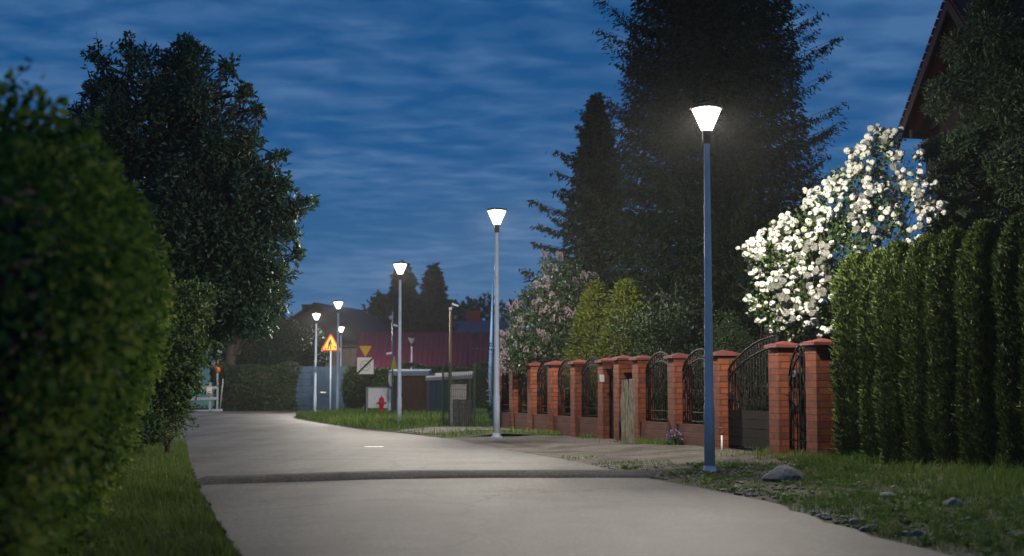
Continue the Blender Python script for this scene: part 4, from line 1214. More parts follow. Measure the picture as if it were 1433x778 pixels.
# dark clipped hedges in the background
def box_hedge(name, x0, x1, y, dep, h, lab, mname, seed, n=16000, leaf=(0.13, 0.08)):
    rg = np.random.default_rng(seed); W = x1 - x0
    r = empty(name, ((x0 + x1) / 2, y, 0), 0, lab, 'hedge')
    fr = rg.random(n)
    P = np.zeros((n, 3)); O = np.zeros((n, 3))
    A = np.array([W * h, W * dep, dep * h, dep * h]); A = A / A.sum(); c = np.cumsum(A)
    u, v = rg.random(n), rg.random(n)
    m0 = fr < c[0]; m1 = (fr >= c[0]) & (fr < c[1]); m2 = (fr >= c[1]) & (fr < c[2]); m3 = fr >= c[2]
    P[m0] = np.stack([(u[m0] - 0.5) * W, 0 * u[m0], v[m0] * h], 1); O[m0] = (0, -1, 0)
    P[m1] = np.stack([(u[m1] - 0.5) * W, v[m1] * dep, 0 * u[m1] + h], 1); O[m1] = (0, 0, 1)
    P[m2] = np.stack([0 * u[m2] - W / 2, u[m2] * dep, v[m2] * h], 1); O[m2] = (-1, 0, 0)
    P[m3] = np.stack([0 * u[m3] + W / 2, u[m3] * dep, v[m3] * h], 1); O[m3] = (1, 0, 0)
    lump = 0.10 * np.sin(1.3 * P[:, 0] + 2 * P[:, 2]) + 0.07 * np.sin(3.1 * P[:, 0] - 1.7 * P[:, 2])
    P += O * (lump + rg.normal(size=n) * 0.06)[:, None]
    V, F = cards(P, O * 0.6 + rg.normal(size=(n, 3)) * 0.6 + np.array([0, 0, 0.2]), leaf[0] * rg.uniform(0.6, 1.3, n), leaf[1], rng=rg)
    ex = MB(); ex.box((0, dep / 2, h / 2 - 0.05), (W - 0.25, dep - 0.25, h - 0.15))
    np_mesh('foliage', V, F, [M[mname], M['twig']], r, ex)
    return r


box_hedge('clipped_hedge', gx(300, 78.4), gx(412, 78.4), 78.4, 1.6, gz(514, 78.4), 'clipped dark hedge across the end of the road', 'bush_leaf', 101)
box_hedge('clipped_hedge', gx(487, 74), gx(545, 74), 73.5, 1.2, gz(516, 73.5), 'dark hedge block behind the yield sign', 'bush_leaf', 102, 9000)
box_hedge('clipped_hedge', gx(545, 80), gx(712, 80), 80, 1.4, gz(515, 80), 'long dark hedge below the eaves of the maroon roof', 'bush_leaf', 103, 15000)
# bushes and tree behind the far hedge
for i, (px, py, pr, Y, sd, lab) in enumerate(((345, 500, 34, 83, 111, 'dark round bush behind the far hedge, beside the tree trunk'), (385, 488, 34, 84, 112, 'taller dark bush behind the far hedge under the gabled house'), (420, 497, 28, 85, 113, 'dark bush behind the blue gate, left of the far lamp'), (352, 478, 26, 87, 114, 'pale dark bush crown in shade of the far tree'))):
    bush('dark_bush', px, py, pr, Y, lab if i < 3 else 'dark bush deep in the shade below the far tree crown', 'far_leaf', sd, 300, (0.2, 0.11), 12)
Y = 82.0; loc = (gx(321, Y), Y, 0); rng = np.random.default_rng(25)
cl = px_clumps([(310, 360, 40, Y), (345, 380, 36, Y), (372, 395, 22, Y), (335, 420, 38, Y), (370, 430, 26, Y), (300, 430, 36, Y), (390, 412, 12, Y), (345, 455, 26, Y), (318, 465, 22, Y), (385, 445, 14, Y), (280, 400, 40, Y)], loc, rng, 3, 0.8)
broad_tree('shade_tree', loc, 'dark spreading tree with bare trunk beyond the end of the road', cl, [(0, 0, -0.2), (0, 0, 2.0), (0.1, 0, 4.0), (0.2, 0, 6)], 0.42, 'far_leaf', 330, (0.28, 0.13), 26, limb_r=0.12, twigs=40)
# far conifers
for i, (px, Y, H, R, sd, lab) in enumerate(((563, 112, 11.0, 3.1, 121, 'tallest of the dark conifers rising above the maroon roof'), (606, 114, 11.0, 2.6, 122, 'narrow dark conifer nearest the floodlight pole, above the maroon roof'), (532, 110, 8.4, 2.4, 123, 'shorter dark conifer at the gabled house side of the group'))):
    make_spruce('far_conifer', (gx(px, Y), Y, 0), lab, H, R, 0.8, 'far_leaf', sd, 'tree', 'far conifers above the maroon roof', 0.2, step=0.5, per=9, droop=0.05, up=0.6, card=(0.5, 0.2), power=0.75, hang=1.8, lat=0.4, spacing=0.2, ragged=0.3, inner=2500)
# tree line on the horizon: one distant mass
rg = np.random.default_rng(131); cl = []
for px in range(522, 1150, 7):
    Y = 175 + rg.uniform(-12, 25); h = 436 + rg.normal() * 5 if 500 < px else 450
    p = at(px, h, Y); cl.append((p.x, Y, p.z - 0.2, rg.uniform(1.4, 2.6))); cl.append((p.x + rg.normal(), Y, p.z * 0.55, 2.6)); cl.append((p.x + rg.normal(), Y, 2.0, 2.6))
V, F = clump_crown(cl, 70, 0.9, 0.5, 0.5, 0.1, rg, 0.3)
o = np_mesh('distant_woods', V, F, [M['far_leaf']]); tag(o, 'distant dark tree line on the horizon', 'woods', kind='stuff')

# ------------------------------------------------------------------ gates and fences at the far end
Y = 79.0; x0, x1 = gx(405, Y), gx(440, Y); W = x1 - x0
r = empty('sheet_gate', (x0, Y, 0), 0, 'dark blue sheet metal gate beside the clipped far hedge', 'gate')
mb = MB(); h = gz(512, Y)
for k in range(6): mb.box((W / 2, 0, 0.28 + (h - 0.3) / 6 * (k + 0.5)), (W - 0.1, 0.04, (h - 0.3) / 6 - 0.02))
mb.build('panel', M['navy'], r)
mb = MB(); mb.box((0, 0, h / 2), (0.1, 0.1, h + 0.1)); mb.box((W, 0, h / 2), (0.1, 0.1, h + 0.1)); mb.build('frame', M['navy'], r)
mb = MB(); mb.box((W / 2, -0.02, 0.13), (W - 0.1, 0.05, 0.24)); mb.build('bottom_rail', M['blue_metal'], r)
Y = 77.8; x0, x1 = gx(437, Y), gx(492, Y); W = x1 - x0
r = empty('panel_fence', (x0, Y, 0), 0, 'blue grey upright panel fence behind the far lamps', 'fence')
mb = MB(); board_box(mb, 0, W, 0, 0.1, gz(513, Y), 0.2); mb.build('panel', M['blue_metal'], r)
for k in range(3):
    mb = MB(); mb.box((W * k / 2, 0.09, 0.7), (0.1, 0.1, 1.4)); mb.build('post', M['navy'], r)
mb = MB(); mb.box((W / 2, -0.05, 0.85), (W, 0.04, 0.08)); mb.build('rail', M['navy'], r)
mb = MB(); mb.box((0.6, -0.08, gz(549, Y)), (0.3, 0.03, 0.06)); mb.build('label_plate', M['white_paint'], r)

# wire mesh fence
Y = 40.2
def mesh_fence(pts, h, lab):
    r = empty('mesh_fence', (pts[0][0], pts[0][1], 0.1), 0, lab, 'fence')
    o = Vector((pts[0][0], pts[0][1], 0))
    for k in range(len(pts)):
        p = Vector((pts[k][0], pts[k][1], 0)) - o
        mb = MB(); mb.box((p.x, p.y, h / 2), (0.06, 0.06, h + 0.1)); mb.box((p.x, p.y, h + 0.06), (0.07, 0.07, 0.02)); mb.build('post', M['green_wire'], r)
    for k in range(len(pts) - 1):
        a = Vector((pts[k][0], pts[k][1], 0)) - o; b = Vector((pts[k + 1][0], pts[k + 1][1], 0)) - o; d = b - a; L = d.length
        mb = MB(); n = int(L / 0.055)
        for i in range(1, n):
            p = a + d * (i / n); mb.tube([p + Vector((0, -0.034, 0.03)), p + Vector((0, -0.034, h))], 0.0055, 4, 0, False)
        for z in np.arange(0.05, h + 0.01, 0.2):
            mb.tube([a + Vector((0, -0.034, z)), b + Vector((0, -0.034, z))], 0.004, 4, 0, False)
        mb.build('mesh_panel', M['green_wire'], r)
    return r


mesh_fence([(gx(620, 40.2), 40.2), (gx(629, 39.9), 39.9), (gx(664, 39.7), 39.7), (gx(690, 39.6), 39.6)], 1.72, 'green wire mesh fence on slim posts beyond the second lamp')
# block pillar with pale cabinet
p = Vector((gx(645, 40.9), 40.9, 0.1))
r = empty('meter_cabinet', p, 0.1, 'pale grey cabinet on a dark block base behind the mesh fence', 'cabinet')
mb = MB()
for row in range(6):
    for k in range(3): mb.box((-0.17 + 0.19 * k + (0.02 if row % 2 else 0), 0.0, 0.06 + 0.125 * row), (0.18, 0.4, 0.115))
mb.build('block_base', M['blocks'], r)
mb = MB(); mb.box((-0.07, 0.02, 0.97), (0.44, 0.34, 0.42)); mb.build('box', M['concrete'], r, bevel=0.015)
mb = MB(); mb.box((-0.07, 0.02, 1.19), (0.48, 0.38, 0.025)); mb.build('lid', M['concrete'], r)
mb = MB(); mb.box((-0.29, -0.05, 0.45), (0.09, 0.3, 0.92)); mb.build('side_slab', M['concrete'], r)
# pale branch behind mesh fence
mb = MB(); p = Vector((gx(690, 41.0), 41.0, 0.2)); rr = random.Random(4)
mb.tube([(0, 0, -0.2), (0.02, 0, 0.45), (-0.02, 0.02, 0.8), (-0.12, 0, 1.3)], [0.035, 0.03, 0.03, 0.012], 6)
for k in range(7):
    z = 0.55 + 0.08 * k; s = 1 if k % 2 else -1; mb.tube([(-0.005, 0, z), (0.1 * s, 0.02, z + 0.07), (0.2 * s, 0, z + rr.uniform(0.0, 0.25))], [0.02, 0.016, 0.006], 5)
o = mb.build('dead_branch', M['white_frame']); o.location = p; tag(o, 'pale bare branch standing behind the mesh fence next to the brick fence', 'branch')
# wooden pole with floodlight
Y = 41.6; p = Vector((gx(630, Y), Y, 0)); zt = gz(431, Y)
r = empty('floodlight_pole', p, 0, 'slim brown wooden pole with small floodlight on top', 'pole')
mb = MB(); mb.tube([(0, 0, -0.2), (0.01, 0, zt)], [0.05, 0.038], 10); mb.build('pole', M['pole_wood'], r)
mb = MB(); mb.box((0.05, 0, zt + 0.03), (0.06, 0.05, 0.1)); mb.build('bracket', M['dark_metal'], r)
mb = MB(); mb.box((0.14, -0.02, zt + 0.09), (0.2, 0.12, 0.05), 0, 0, ry=0.35); mb.build('floodlight', M['white_paint'], r)
mb = MB(); mb.box((0.0, -0.06, zt - 0.02), (0.08, 0.05, 0.07)); mb.build('junction_box', M['white_paint'], r)
# blue tapered mast
Y = 46.0; p = Vector((gx(687, Y), Y, 0)); zt = gz(391, Y)
r = empty('blue_mast', p, 0, 'slim tapering blue mast behind the second street lamp', 'mast')
mb = MB(); mb.tube([(0, 0, -0.1), (0, 0, 1.6), (0.02, 0, 2.6), (0.06, 0, zt)], [0.05, 0.09, 0.06, 0.014], 10); mb.build('pole', M['blue_mast'], r)
mb = MB(); mb.lathe([(0.16, 0), (0.16, 0.06), (0.06, 0.09)], 14); mb.build('base', M['dark_metal'], r)

# ------------------------------------------------------------------ signs
def tri(r, up=True):
    h = r * math.sqrt(3) / 2
    pts = []
    for k in range(3):                                            # rounded corners
        a = (PI / 2 if up else -PI / 2) + k * 2 * PI / 3
        for q in (-0.5, 0, 0.5): pts.append((0.9 * r * math.cos(a) + 0.1 * r * math.cos(a + q * 2.0), 0.9 * r * math.sin(a) + 0.1 * r * math.sin(a + q * 2.0)))
    return pts


def circ(c, r, n=14): return [(c[0] + r * math.cos(2 * PI * k / n), c[1] + r * math.sin(2 * PI * k / n)) for k in range(n)]
def stroke(a, b, w):
    ax, az = a; bx, bz = b; L = math.hypot(bx - ax, bz - az); nx, nz = -(bz - az) / L * w / 2, (bx - ax) / L * w / 2
    return [(ax - nx, az - nz), (bx - nx, bz - nz), (bx + nx, bz + nz), (ax + nx, az + nz)]


def shifted(poly, dz, s=1.0): return [(x * s, z * s + dz) for x, z in poly]


def works_sign(loc, rz, lab, size, zc):
    r = empty('roadworks_sign', loc, rz, lab, 'traffic sign')
    mb = MB(); mb.tube([(0, 0.03, -0.1), (0, 0.03, zc + size * 0.6)], 0.03, 10); mb.build('post', M['pole'], r)
    mb = MB(); mb.prism(shifted(tri(size), zc), -0.012, 0.0); pl = mb.build('sign_plate', M['sign_red'], r)
    mb = MB(); mb.prism(shifted(tri(size * 0.80), zc), -0.0165, -0.0125); mb.build('yellow_field', M['sign_yellow'], pl)
    mb = MB(); s = size; y0, y1 = -0.0215, -0.017; B = lambda poly: mb.prism(shifted([(x * 1.18, z * 1.18 + 0.03) for x, z in poly], zc, s), y0, y1)
    B(circ((-0.03, 0.30), 0.075)); B(stroke((-0.05, 0.24), (-0.13, -0.02), 0.17)); B(stroke((-0.13, 0.0), (-0.22, -0.36), 0.09))
    mb2 = mb
    B(stroke((-0.10, -0.01), (0.02, -0.18), 0.085)); B(stroke((0.015, -0.15), (-0.01, -0.36), 0.08))
    B(stroke((0.0, 0.2), (0.10, 0.03), 0.06)); B(stroke((-0.02, 0.06), (0.34, -0.2), 0.035)); B(stroke((0.28, -0.15), (0.40, -0.24), 0.10))
    B([(-0.5, -0.36), (-0.34, -0.36), (-0.38, -0.27), (-0.44, -0.26)])
    mb.build('symbol', M['sign_black'], pl)
    return r


Yw = 61.0
Yw = 69.0
works_sign((gx(462.3, Yw), Yw, 0.05), 0.05, 'yellow triangular roadworks sign with digging man on slim post', 0.53, gz(484, Yw))
# yield sign over square zone sign
Yw = 59.5
r = empty('yield_sign', (gx(511, Yw), Yw, 0.05), 0.0, 'yellow yield triangle above a white square sign with black diagonal', 'traffic sign')
mb = MB(); mb.tube([(0, 0.04, -0.1), (0, 0.04, gz(486, Yw))], 0.03, 10); mb.build('post', M['dark_metal'], r)
zc = gz(491.0, Yw)
mb = MB(); mb.prism(shifted(tri(0.31, False), zc), -0.012, 0); pl = mb.build('yield_plate', M['sign_red'], r)
mb = MB(); mb.prism(shifted(tri(0.275, False), zc), -0.0165, -0.0125); mb.build('yellow_field', M['sign_yellow'], pl)
zc = gz(513.5, Yw); s = 0.345
mb = MB(); mb.box((0, -0.006, zc), (2 * s, 0.012, 2 * s)); pl = mb.build('square_plate', M['sign_white'], r, bevel=0.003)
mb = MB(); n = 28
vs = []
for k in range(n):
    a = 2 * PI * k / n
    for q in (0.19, 0.215): vs.append((q * math.cos(a), -0.0145, zc + q * math.sin(a)))
mb.add(vs, [(2 * k, 2 * ((k + 1) % n), 2 * ((k + 1) % n) + 1, 2 * k + 1) for k in range(n)]); mb.build('ring', M['sign_grey'], pl)
cu = bpy.data.curves.new('zone_number', 'FONT'); cu.body = '30'; cu.size = 0.27; cu.align_x = 'CENTER'; cu.align_y = 'CENTER'
to = bpy.data.objects.new('zone_number', cu); COL.objects.link(to)
bpy.context.view_layer.update()
tm = bpy.data.meshes.new_from_object(to.evaluated_get(bpy.context.evaluated_depsgraph_get())); bpy.data.objects.remove(to)
tm.materials.clear(); tm.materials.append(M['sign_grey'])
o = link('zone_number', tm, pl); o.location = (0, -0.0150, zc); o.rotation_euler = (PI / 2, 0, 0)
mb = MB(); mb.prism(shifted(stroke((-0.34, -0.34), (0.34, 0.34), 0.075), zc), -0.0205, -0.016); mb.build('diagonal_bar', M['sign_black'], pl)
# side-on sign post
Yw = 57.5
r = empty('sign_post', (gx(549, Yw), Yw, 0.05), 0.0, 'tall thin post with edge-on signs left of the hydrant lamp', 'sign post')
zt = gz(438, Yw)
mb = MB(); mb.tube([(0, 0, -0.1), (0, 0, zt)], 0.032, 10); mb.build('post', M['blue_mast'], r)
mb = MB(); mb.tube([(0, 0, zt - 0.2), (-0.05, -0.03, zt - 0.18)], 0.015, 6); mb.ico((-0.09, -0.04, zt - 0.24), (0.06, 0.06, 0.08), 2); mb.build('camera_dome', M['white_frame'], r)
mb = MB(); mb.box((0.1, 0, gz(457, Yw)), (0.2, 0.03, 0.07), 0, 0, ry=0.3); mb.build('bracket', M['pole'], r)
mb = MB(); mb.box((-0.12, 0, gz(496, Yw)), (0.26, 0.04, 0.08), 0, 0, ry=-0.15); mb.build('arm', M['white_paint'], r)
mb = MB(); mb.prism(tri(0.34), -0.008, 0.008); o = mb.build('triangle_plate', M['sign_yellow'], r); o.location = (0.07, 0, gz(512, Yw)); o.rotation_euler = (0, 0, math.radians(72))
mb = MB(); mb.prism(circ((0, 0), 0.28, 20), -0.008, 0.008); o = mb.build('round_plate', M['sign_white'], r); o.location = (-0.06, 0.02, gz(533, Yw)); o.rotation_euler = (0, 0, math.radians(76))
# white board
Yw = 60.2
r = empty('white_board', (gx(529, Yw), Yw, 0.0), 0.0, 'blank white board between short posts behind the hydrant', 'board')
w = (gx(547, Yw) - gx(511, Yw)); z0, z1 = gz(575, Yw), gz(543, Yw)
mb = MB(); mb.box((0.0, 0, (z0 + z1) / 2 + 0.06), (w * 0.76, 0.03, z1 - z0 - 0.12)); mb.build('panel', M['white_paint'], r)
mb = MB(); mb.box((w * 0.465, 0.0, (z0 + z1) / 2), (w * 0.09, 0.03, z1 - z0 - 0.05)); mb.build('narrow_panel', M['white_paint'], r)
for x in (-w * 0.43, w * 0.40):
    mb = MB(); mb.box((x, 0.03, z1 / 2), (0.07, 0.07, z1)); mb.build('post', M['concrete'], r)
mb = MB(); mb.box((0, 0.0, z1 + 0.02), (w, 0.08, 0.05)); mb.build('top_rail', M['concrete'], r)
# hydrant
Yw = 58.6
r = empty('fire_hydrant', (gx(534, Yw), Yw, 0.06), 0.2, 'red fire hydrant standing in the grass near the white board', 'hydrant')
mb = MB(); mb.lathe([(0.15, 0), (0.15, 0.04), (0.085, 0.05), (0.085, 0.42), (0.11, 0.44), (0.11, 0.62), (0.095, 0.64), (0.095, 0.66)], 16); mb.build('barrel', M['red'], r)
mb = MB(); mb.lathe([(0.115, 0.66), (0.115, 0.68), (0.09, 0.74), (0.03, 0.78), (0.03, 0.83), (0.001, 0.835)], 16); mb.build('bonnet', M['red'], r)
for s in (-1, 1):
    mb = MB(); mb.tube([(s * 0.09, 0, 0.54), (s * 0.16, 0, 0.54)], 0.045, 10); mb.tube([(s * 0.155, 0, 0.54), (s * 0.19, 0, 0.54)], 0.055, 8); mb.build('outlet', M['red'], r)
# works barrier far left
Yw = 75.6
x1 = gx(305, Yw); x0 = gx(252, Yw)
r = empty('works_barrier', (x1, Yw, 0.0), 0.0, 'white railed barrier with orange lantern at the far left junction', 'barrier')
L = x1 - x0
for z, h, nm in ((gz(542, Yw), 0.13, 'rail'), (gz(558, Yw), 0.13, 'rail'), (gz(576, Yw) + 0.05, 0.09, 'rail')):
    mb = MB(); mb.box((-L / 2, 0, z), (L, 0.04, h), 0, 0, ry=-0.02 if z < 1.0 else 0.02); mb.build(nm, M['white_frame'], r)
for x in (-0.03, -0.42, -L + 0.1):
    mb = MB(); mb.box((x, 0.05, 0.75), (0.09, 0.05, 1.5)); mb.build('upright', M['white_frame'], r)
mb = MB(); mb.box((-0.05, 0.02, 0.06), (0.55, 0.4, 0.12)); mb.build('foot', M['white_frame'], r)
mb = MB(); mb.tube([(0.1, 0.1, 0.1), (0.24, 0.1, gz(530, Yw))], 0.03, 6); mb.build('brace', M['white_frame'], r)
mb = MB(); mb.box((-0.05, 0.05, gz(524, Yw)), (0.07, 0.05, 0.9)); mb.build('lantern_post', M['white_frame'], r)
mb = MB(); mb.lathe([(0.05, 0), (0.15, 0.02), (0.15, 0.30), (0.1, 0.33), (0.05, 0.36), (0.04, 0.58), (0.01, 0.62)], 12); o = mb.build('lantern', M['orange'], r); o.location = (-0.05, 0.05, gz(521, Yw))
mb = MB(); mb.box((-0.45, -0.05, gz(546, Yw)), (0.26, 0.06, 0.34)); mb.build('notice_box', M['beige'], r)

# ------------------------------------------------------------------ stones, grass, weeds
def boulder(px, Y, rx, ry, rz_, seed, lab, m='stone'):
    x = gx(px, Y); z = verge_z(x, Y)
    mb = MB(); mb.ico((0, 0, 0), (rx, ry, rz_), 3, 0, 0.05, seed)
    rr = random.Random(seed); cuts = [(Vector((rr.uniform(-1, 1), rr.uniform(-1, 1), rr.uniform(-0.2, 1))).normalized(), rr.uniform(0.72, 0.92)) for _ in range(9)]
    out = []
    for v in mb.v:
        q = Vector((v[0] / rx, v[1] / ry, v[2] / rz_))
        for n_, d_ in cuts:
            e = q.dot(n_) - d_
            if e > 0: q -= n_ * e * 0.9
        out.append((q.x * rx, q.y * ry, q.z * rz_))
    mb.v = out; mb.sm = [False] * len(mb.sm)
    o = mb.build('boulder', M[m]); o.location = (x, Y, z + rz_ * 0.12); o.rotation_euler = (0, 0, seed); tag(o, lab, 'rock'); return o


boulder(1094, 17.35, 0.26, 0.22, 0.16, 3, 'largest grey boulder lying in the verge grass by the near lamp')
boulder(1330, 13.5, 0.11, 0.09, 0.07, 6, 'small bluish stone in the long grass at the right')
boulder(1240, 14.6, 0.10, 0.09, 0.045, 8, 'flat pale stone in the grass between boulder and hedge')
# gravel scatter on the right verge: uncounted small stones
rg = np.random.default_rng(141); mb = MB()
for i in range(1500):
    y = 10 + 11.5 * rg.random(); w = Fx(y) - Rx(y); t = rg.random() ** 1.5
    x = Rx(y) + 0.05 + t * w
    if math.sin(2.3 * x + 1.1 * y) + math.sin(1.7 * y - 0.8 * x + 2) + (0.9 if y > 15 else -0.1) < 0.15: continue
    s = rg.uniform(0.010, 0.034) * (1.0 if rg.random() < 0.93 else 1.8)
    mb.ico((x, y, verge_z(x, y) + s * 0.2), (s, s * rg.uniform(0.7, 1.2), s * 0.65), 1, 0, 0.2, i)
tag(mb.build('gravel_stones', M['pebble']), 'scattered pale gravel stones on the right verge', 'gravel', kind='stuff')


def grass(name, pts, hs, wid, mname, lab, seed, lean=0.45):
    rg = np.random.default_rng(seed); n = len(pts); pts = np.array(pts); hs = np.array(hs)
    a = rg.uniform(0, 2 * PI, n); ln = np.abs(rg.normal(size=n)) * lean
    side = np.stack([np.cos(a), np.sin(a), np.zeros(n)], 1); fw = np.stack([-np.sin(a), np.cos(a), np.zeros(n)], 1)
    up = np.array([0, 0, 1.0]); w = (wid * rg.uniform(0.7, 1.3, n))[:, None]; h = hs[:, None]
    b0 = pts - side * w / 2; b1 = pts + side * w / 2
    mid = pts + up * h * 0.55 + fw * h * (ln * 0.3)[:, None]; tip = pts + up * h * (1 - 0.25 * np.clip(ln, 0, 1))[:, None] + fw * h * ln[:, None]
    V = np.stack([b0, b1, mid + side * w * 0.36, mid - side * w * 0.36, tip + side * w * 0.05, tip - side * w * 0.05], 1).reshape(-1, 3)
    k = np.arange(n)[:, None] * 6
    F = np.vstack([k + np.array([0, 1, 2, 3]), k + np.array([3, 2, 4, 5])])
    o = np_mesh(name, V, F, [M[mname]]); tag(o, lab, 'grass', kind='stuff'); return o


rg = np.random.default_rng(151)
pts, hs = [], []
while len(pts) < 42000:
    y = 4.5 + 26 * rg.random() ** 1.35; d = rg.random() * 2.0
    if d > 1.0 + 0.5 and y < 16: continue
    x = Lx(y) + 0.05 - d; e = min(1, (d + 0.15) / 0.35)
    patch = 0.6 + 0.4 * math.sin(2.1 * x + 1.3 * y) * math.sin(1.1 * y - 2 * x)
    pts.append((x, y, verge_z(x, y) - 0.01)); hs.append(rg.uniform(0.05, 0.13) * (0.5 + 0.5 * e) * (0.75 + 0.5 * patch))
grass('lawn_grass', pts, hs, 0.009, 'grass', 'short bright grass strip between road and left hedge', 152, 0.55)
pts, hs = [], []
nt_ = 0
while nt_ < 3000:
    y = 8.2 + 12.9 * rg.random(); w = Fx(y) + 0.3 - Rx(y); t = rg.random(); x = Rx(y) + 0.05 + t * w
    patch = 0.5 + 0.5 * math.sin(1.9 * x + 0.9 * y + 0.5) * math.sin(1.4 * y - 1.7 * x) + 0.35 * math.sin(4.3 * x + 2.9 * y)
    bare = float(np.clip((y - 14.0) / 4.5, 0, 1))
    dens = float(np.clip(patch * 0.9 + 0.8 * t - 0.75 * bare + 0.2, 0.03, 1))
    if rg.random() > dens: continue
    nt_ += 1
    k = int(rg.integers(8, 30)); rad = rg.uniform(0.03, 0.11); base = (0.05 + 0.26 * max(0.0, t - 0.35)) * rg.uniform(0.5, 1.5) * (1 - 0.45 * bare)
    if rg.random() < 0.04: base *= 1.8
    for _ in range(k):
        px_, py_ = x + rg.normal() * rad, y + rg.normal() * rad
        if px_ < Rx(py_) + 0.02: continue
        pts.append((px_, py_, verge_z(px_, py_) - 0.01)); hs.append(base * rg.uniform(0.45, 1.25) + 0.015)
grass('verge_grass', pts, hs, 0.008, 'dry_grass', 'patchy weedy grass on the right verge below the hedge', 153, 0.55)
pts, hs = [], []
while len(pts) < 16000:
    y = 34.2 + 35 * rg.random(); x = Rx(y) + 0.1 + rg.random() * 7.0
    if y < 40 and x > Fx(y) - 0.1: continue
    if 36 < y < 39.6 and rg.random() < 0.9: continue
    pts.append((x, y, 0.08 if x > Rx(y) + 0.8 else 0.03)); hs.append(rg.uniform(0.08, 0.26) * (1.5 if rg.random() < 0.1 else 1) * (0.6 if y < 40 else 1.0))
grass('meadow_grass', pts, hs, 0.03, 'dry_grass', 'rough grass patch around the hydrant and far signs', 154, 0.45)
pts, hs = [], []
for i in range(5200):
    y = 20 + 20 * rg.random(); off = abs(rg.normal()) * 0.18; x = Fx(y) - 0.22 - off
    if 22.2 < y < 24.1 or 29.5 < y < 30.4: continue
    if math.sin(1.7 * y) + math.sin(0.9 * y + 2) < -0.2: continue
    pts.append((x, y, verge_z(x, y))); hs.append(rg.uniform(0.03, 0.16))
for i in range(2500):
    y = 20 + 4 * rg.random(); x = Rx(y) + rg.random() * (Fx(y) - Rx(y))
    if math.sin(2.9 * x + y) + math.sin(2.2 * y - x) < 0.5: continue
    pts.append((x, y, verge_z(x, y))); hs.append(rg.uniform(0.02, 0.07))
grass('fence_weeds', pts, hs, 0.010, 'dry_grass', 'thin weeds growing along the foot of the brick fence', 155, 0.6)
# low broad-leaved weeds on the verge
rg = np.random.default_rng(161); P, D, Ls = [], [], []
for i in range(260):
    y = 9 + 11.5 * rg.random(); x = Rx(y) + 0.1 + (Fx(y) - Rx(y)) * rg.random() ** 1.3
    n = rg.integers(5, 11); s = rg.uniform(0.04, 0.10)
    for k in range(n):
        a = 2 * PI * k / n + rg.normal() * 0.3; P.append((x, y, verge_z(x, y) + 0.005)); D.append((math.cos(a), math.sin(a), rg.uniform(0.2, 0.9))); Ls.append(s)
Ls = np.array(Ls); V, F = cards(np.array(P), np.array(D), Ls, Ls * 0.5, roll=np.array([0, 0, 1.0]), rng=rg)
o = np_mesh('verge_weeds', V, F, [M['dry_grass']]); tag(o, 'low broad-leaved weeds among the right verge gravel', 'weeds', kind='stuff')
# blue flowering plant at a pillar foot
x, y = gx(943, 25.9), 25.9; rg = np.random.default_rng(171)
r = empty('flowering_plant', (x, y, verge_z(x, y)), 0, 'small blue flowering plant at the foot of a brick pillar', 'plant')
n = 130; d = sphere_dirs(n, rg); d[:, 2] = np.abs(d[:, 2]); V, F = cards(d * 0.09 * rg.random((n, 1)), d + np.array([0, 0, 0.4]), 0.13, 0.03, rng=rg); np_mesh('foliage', V, F, [M['bush_leaf']], r)
n = 60; d = sphere_dirs(n, rg); d[:, 2] = np.abs(d[:, 2]); V, F = cards(d * np.array([0.14, 0.14, 0.22]) + np.array([0, 0, 0.05]), d, 0.035, 0.03, rng=rg); np_mesh('blossom', V, F, [M['blue_flower']], r)

# ------------------------------------------------------------------ sky and light
W_ = bpy.data.worlds.new('World'); SC.world = W_; W_.use_nodes = True
nt = W_.node_tree; nt.nodes.clear()
SUN_EL, SUN_ROT = math.radians(-3.0), math.radians(200)
out = nt.nodes.new('ShaderNodeOutputWorld'); bg = nt.nodes.new('ShaderNodeBackground')
sky = nt.nodes.new('ShaderNodeTexSky'); sky.sky_type = 'NISHITA'; sky.sun_disc = False; sky.sun_elevation = SUN_EL; sky.sun_rotation = SUN_ROT
sky.air_density = 1.0; sky.dust_density = 0.5; sky.ozone_density = 3.0
tc = nt.nodes.new('ShaderNodeTexCoord'); sep = nt.nodes.new('ShaderNodeSeparateXYZ'); nt.links.new(tc.outputs['Generated'], sep.inputs[0])


def mth(op, a, b=None, c=None, clamp=False):
    n = nt.nodes.new('ShaderNodeMath'); n.operation = op; n.use_clamp = clamp
    for i, v in enumerate((a, b, c)):
        if v is None: continue
        if isinstance(v, (int, float)): n.inputs[i].default_value = v
        else: nt.links.new(v, n.inputs[i])
    return n.outputs[0]


zc = mth('MAXIMUM', sep.outputs['Z'], 0.0)
den = mth('ADD', zc, 0.055)
cx = mth('DIVIDE', sep.outputs['X'], den); cy = mth('DIVIDE', sep.outputs['Y'], den)
comb = nt.nodes.new('ShaderNodeCombineXYZ'); nt.links.new(cx, comb.inputs[0]); nt.links.new(cy, comb.inputs[1])
mp = nt.nodes.new('ShaderNodeMapping'); mp.inputs['Scale'].default_value = (2.1, 2.5, 1); mp.inputs['Rotation'].default_value = (0, 0, math.radians(8)); mp.inputs['Location'].default_value = (3.1, 1.7, 0)
nt.links.new(comb.outputs[0], mp.inputs['Vector'])
n1 = noise(nt, 2.6, 6, 0.5, mp.outputs['Vector'], 0.25); n2 = noise(nt, 0.35, 4, 0.5, mp.outputs['Vector'], 0.2)
cl_ = mth('MULTIPLY_ADD', n2, 0.6, mth('MULTIPLY', n1, 0.6))
cmask = ramp(nt, cl_, [(0.50, (0, 0, 0)), (0.61, (0.38, 0.38, 0.38)), (0.73, (1, 1, 1))])
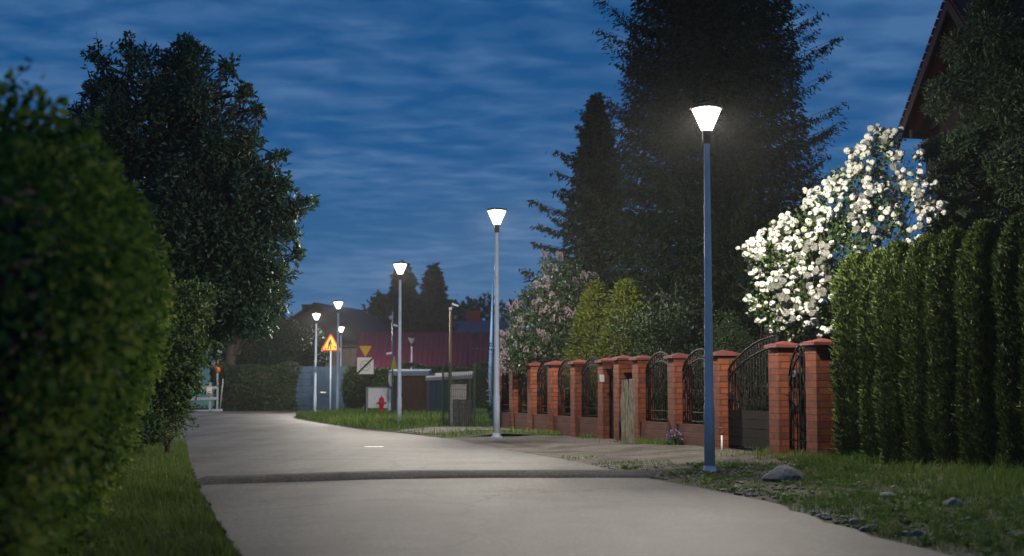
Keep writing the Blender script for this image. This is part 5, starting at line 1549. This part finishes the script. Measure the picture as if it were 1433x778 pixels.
# the twilight gradient: deep blue overhead, paler toward the horizon
grad = ramp(nt, zc, [(0.0, (0.075, 0.175, 0.31)), (0.06, (0.042, 0.145, 0.31)), (0.16, (0.012, 0.098, 0.275)), (0.30, (0.007, 0.075, 0.235)), (1.0, (0.012, 0.085, 0.27))])
sat = nt.nodes.new('ShaderNodeMix'); sat.data_type = 'RGBA'; sat.blend_type = 'MIX'; sat.inputs['Factor'].default_value = 0.96
sm = nt.nodes.new('ShaderNodeMix'); sm.data_type = 'RGBA'; sm.blend_type = 'MULTIPLY'; sm.inputs['Factor'].default_value = 1.0
nt.links.new(sky.outputs[0], sm.inputs['A']); sm.inputs['B'].default_value = (0.6, 0.8, 1.0, 1)
nt.links.new(sm.outputs['Result'], sat.inputs['A']); nt.links.new(grad, sat.inputs['B'])
cloudc = ramp(nt, zc, [(0.0, (0.10, 0.195, 0.35)), (0.12, (0.10, 0.21, 0.40)), (0.3, (0.075, 0.18, 0.37)), (1.0, (0.06, 0.155, 0.35))])
mixc = nt.nodes.new('ShaderNodeMix'); mixc.data_type = 'RGBA'
cf = mth('MULTIPLY', cmask, 0.7)
nt.links.new(cf, mixc.inputs['Factor']); nt.links.new(sat.outputs['Result'], mixc.inputs['A']); nt.links.new(cloudc, mixc.inputs['B'])
nt.links.new(mixc.outputs['Result'], bg.inputs['Color']); bg.inputs['Strength'].default_value = 1.0
nt.links.new(bg.outputs[0], out.inputs['Surface'])

sd = bpy.data.lights.new('sun', 'SUN'); sd.energy = 0.03; sd.angle = math.radians(25); sd.color = (1.0, 0.93, 0.85)
so = bpy.data.objects.new('sun', sd); COL.objects.link(so); so.rotation_euler = (math.radians(70), 0, math.radians(20)); so.location = (0, -20, 20)

SC.render.engine = 'CYCLES'
SC.cycles.use_denoising = True
SC.cycles.max_bounces = 5; SC.cycles.diffuse_bounces = 2; SC.cycles.glossy_bounces = 2; SC.cycles.transparent_max_bounces = 8; SC.cycles.transmission_bounces = 2
SC.cycles.sample_clamp_indirect = 4.0
SC.view_settings.view_transform = 'Standard'; SC.view_settings.look = 'None'; SC.view_settings.gamma = 1.0; SC.view_settings.exposure = 0.0
SC.view_settings.use_curve_mapping = False

# thin haze volume added to give the lamps a halo like lens glow
hm, hnt, hout = nodes('halo_haze')
pv = hnt.nodes.new('ShaderNodeVolumePrincipled'); pv.inputs['Density'].default_value = HAZE; pv.inputs['Anisotropy'].default_value = 0.3
pv.inputs['Color'].default_value = (0.9, 0.92, 0.95, 1); hnt.links.new(pv.outputs[0], hout.inputs['Volume'])
mb = MB(); mb.box((0, 210, 12.0), (660, 560, 26.2)); tag(mb.build('haze', hm), 'thin haze added for a soft glow round the lamps', 'haze', kind='stuff')
SC.cycles.volume_bounces = 0; SC.cycles.volume_step_rate = 1.0
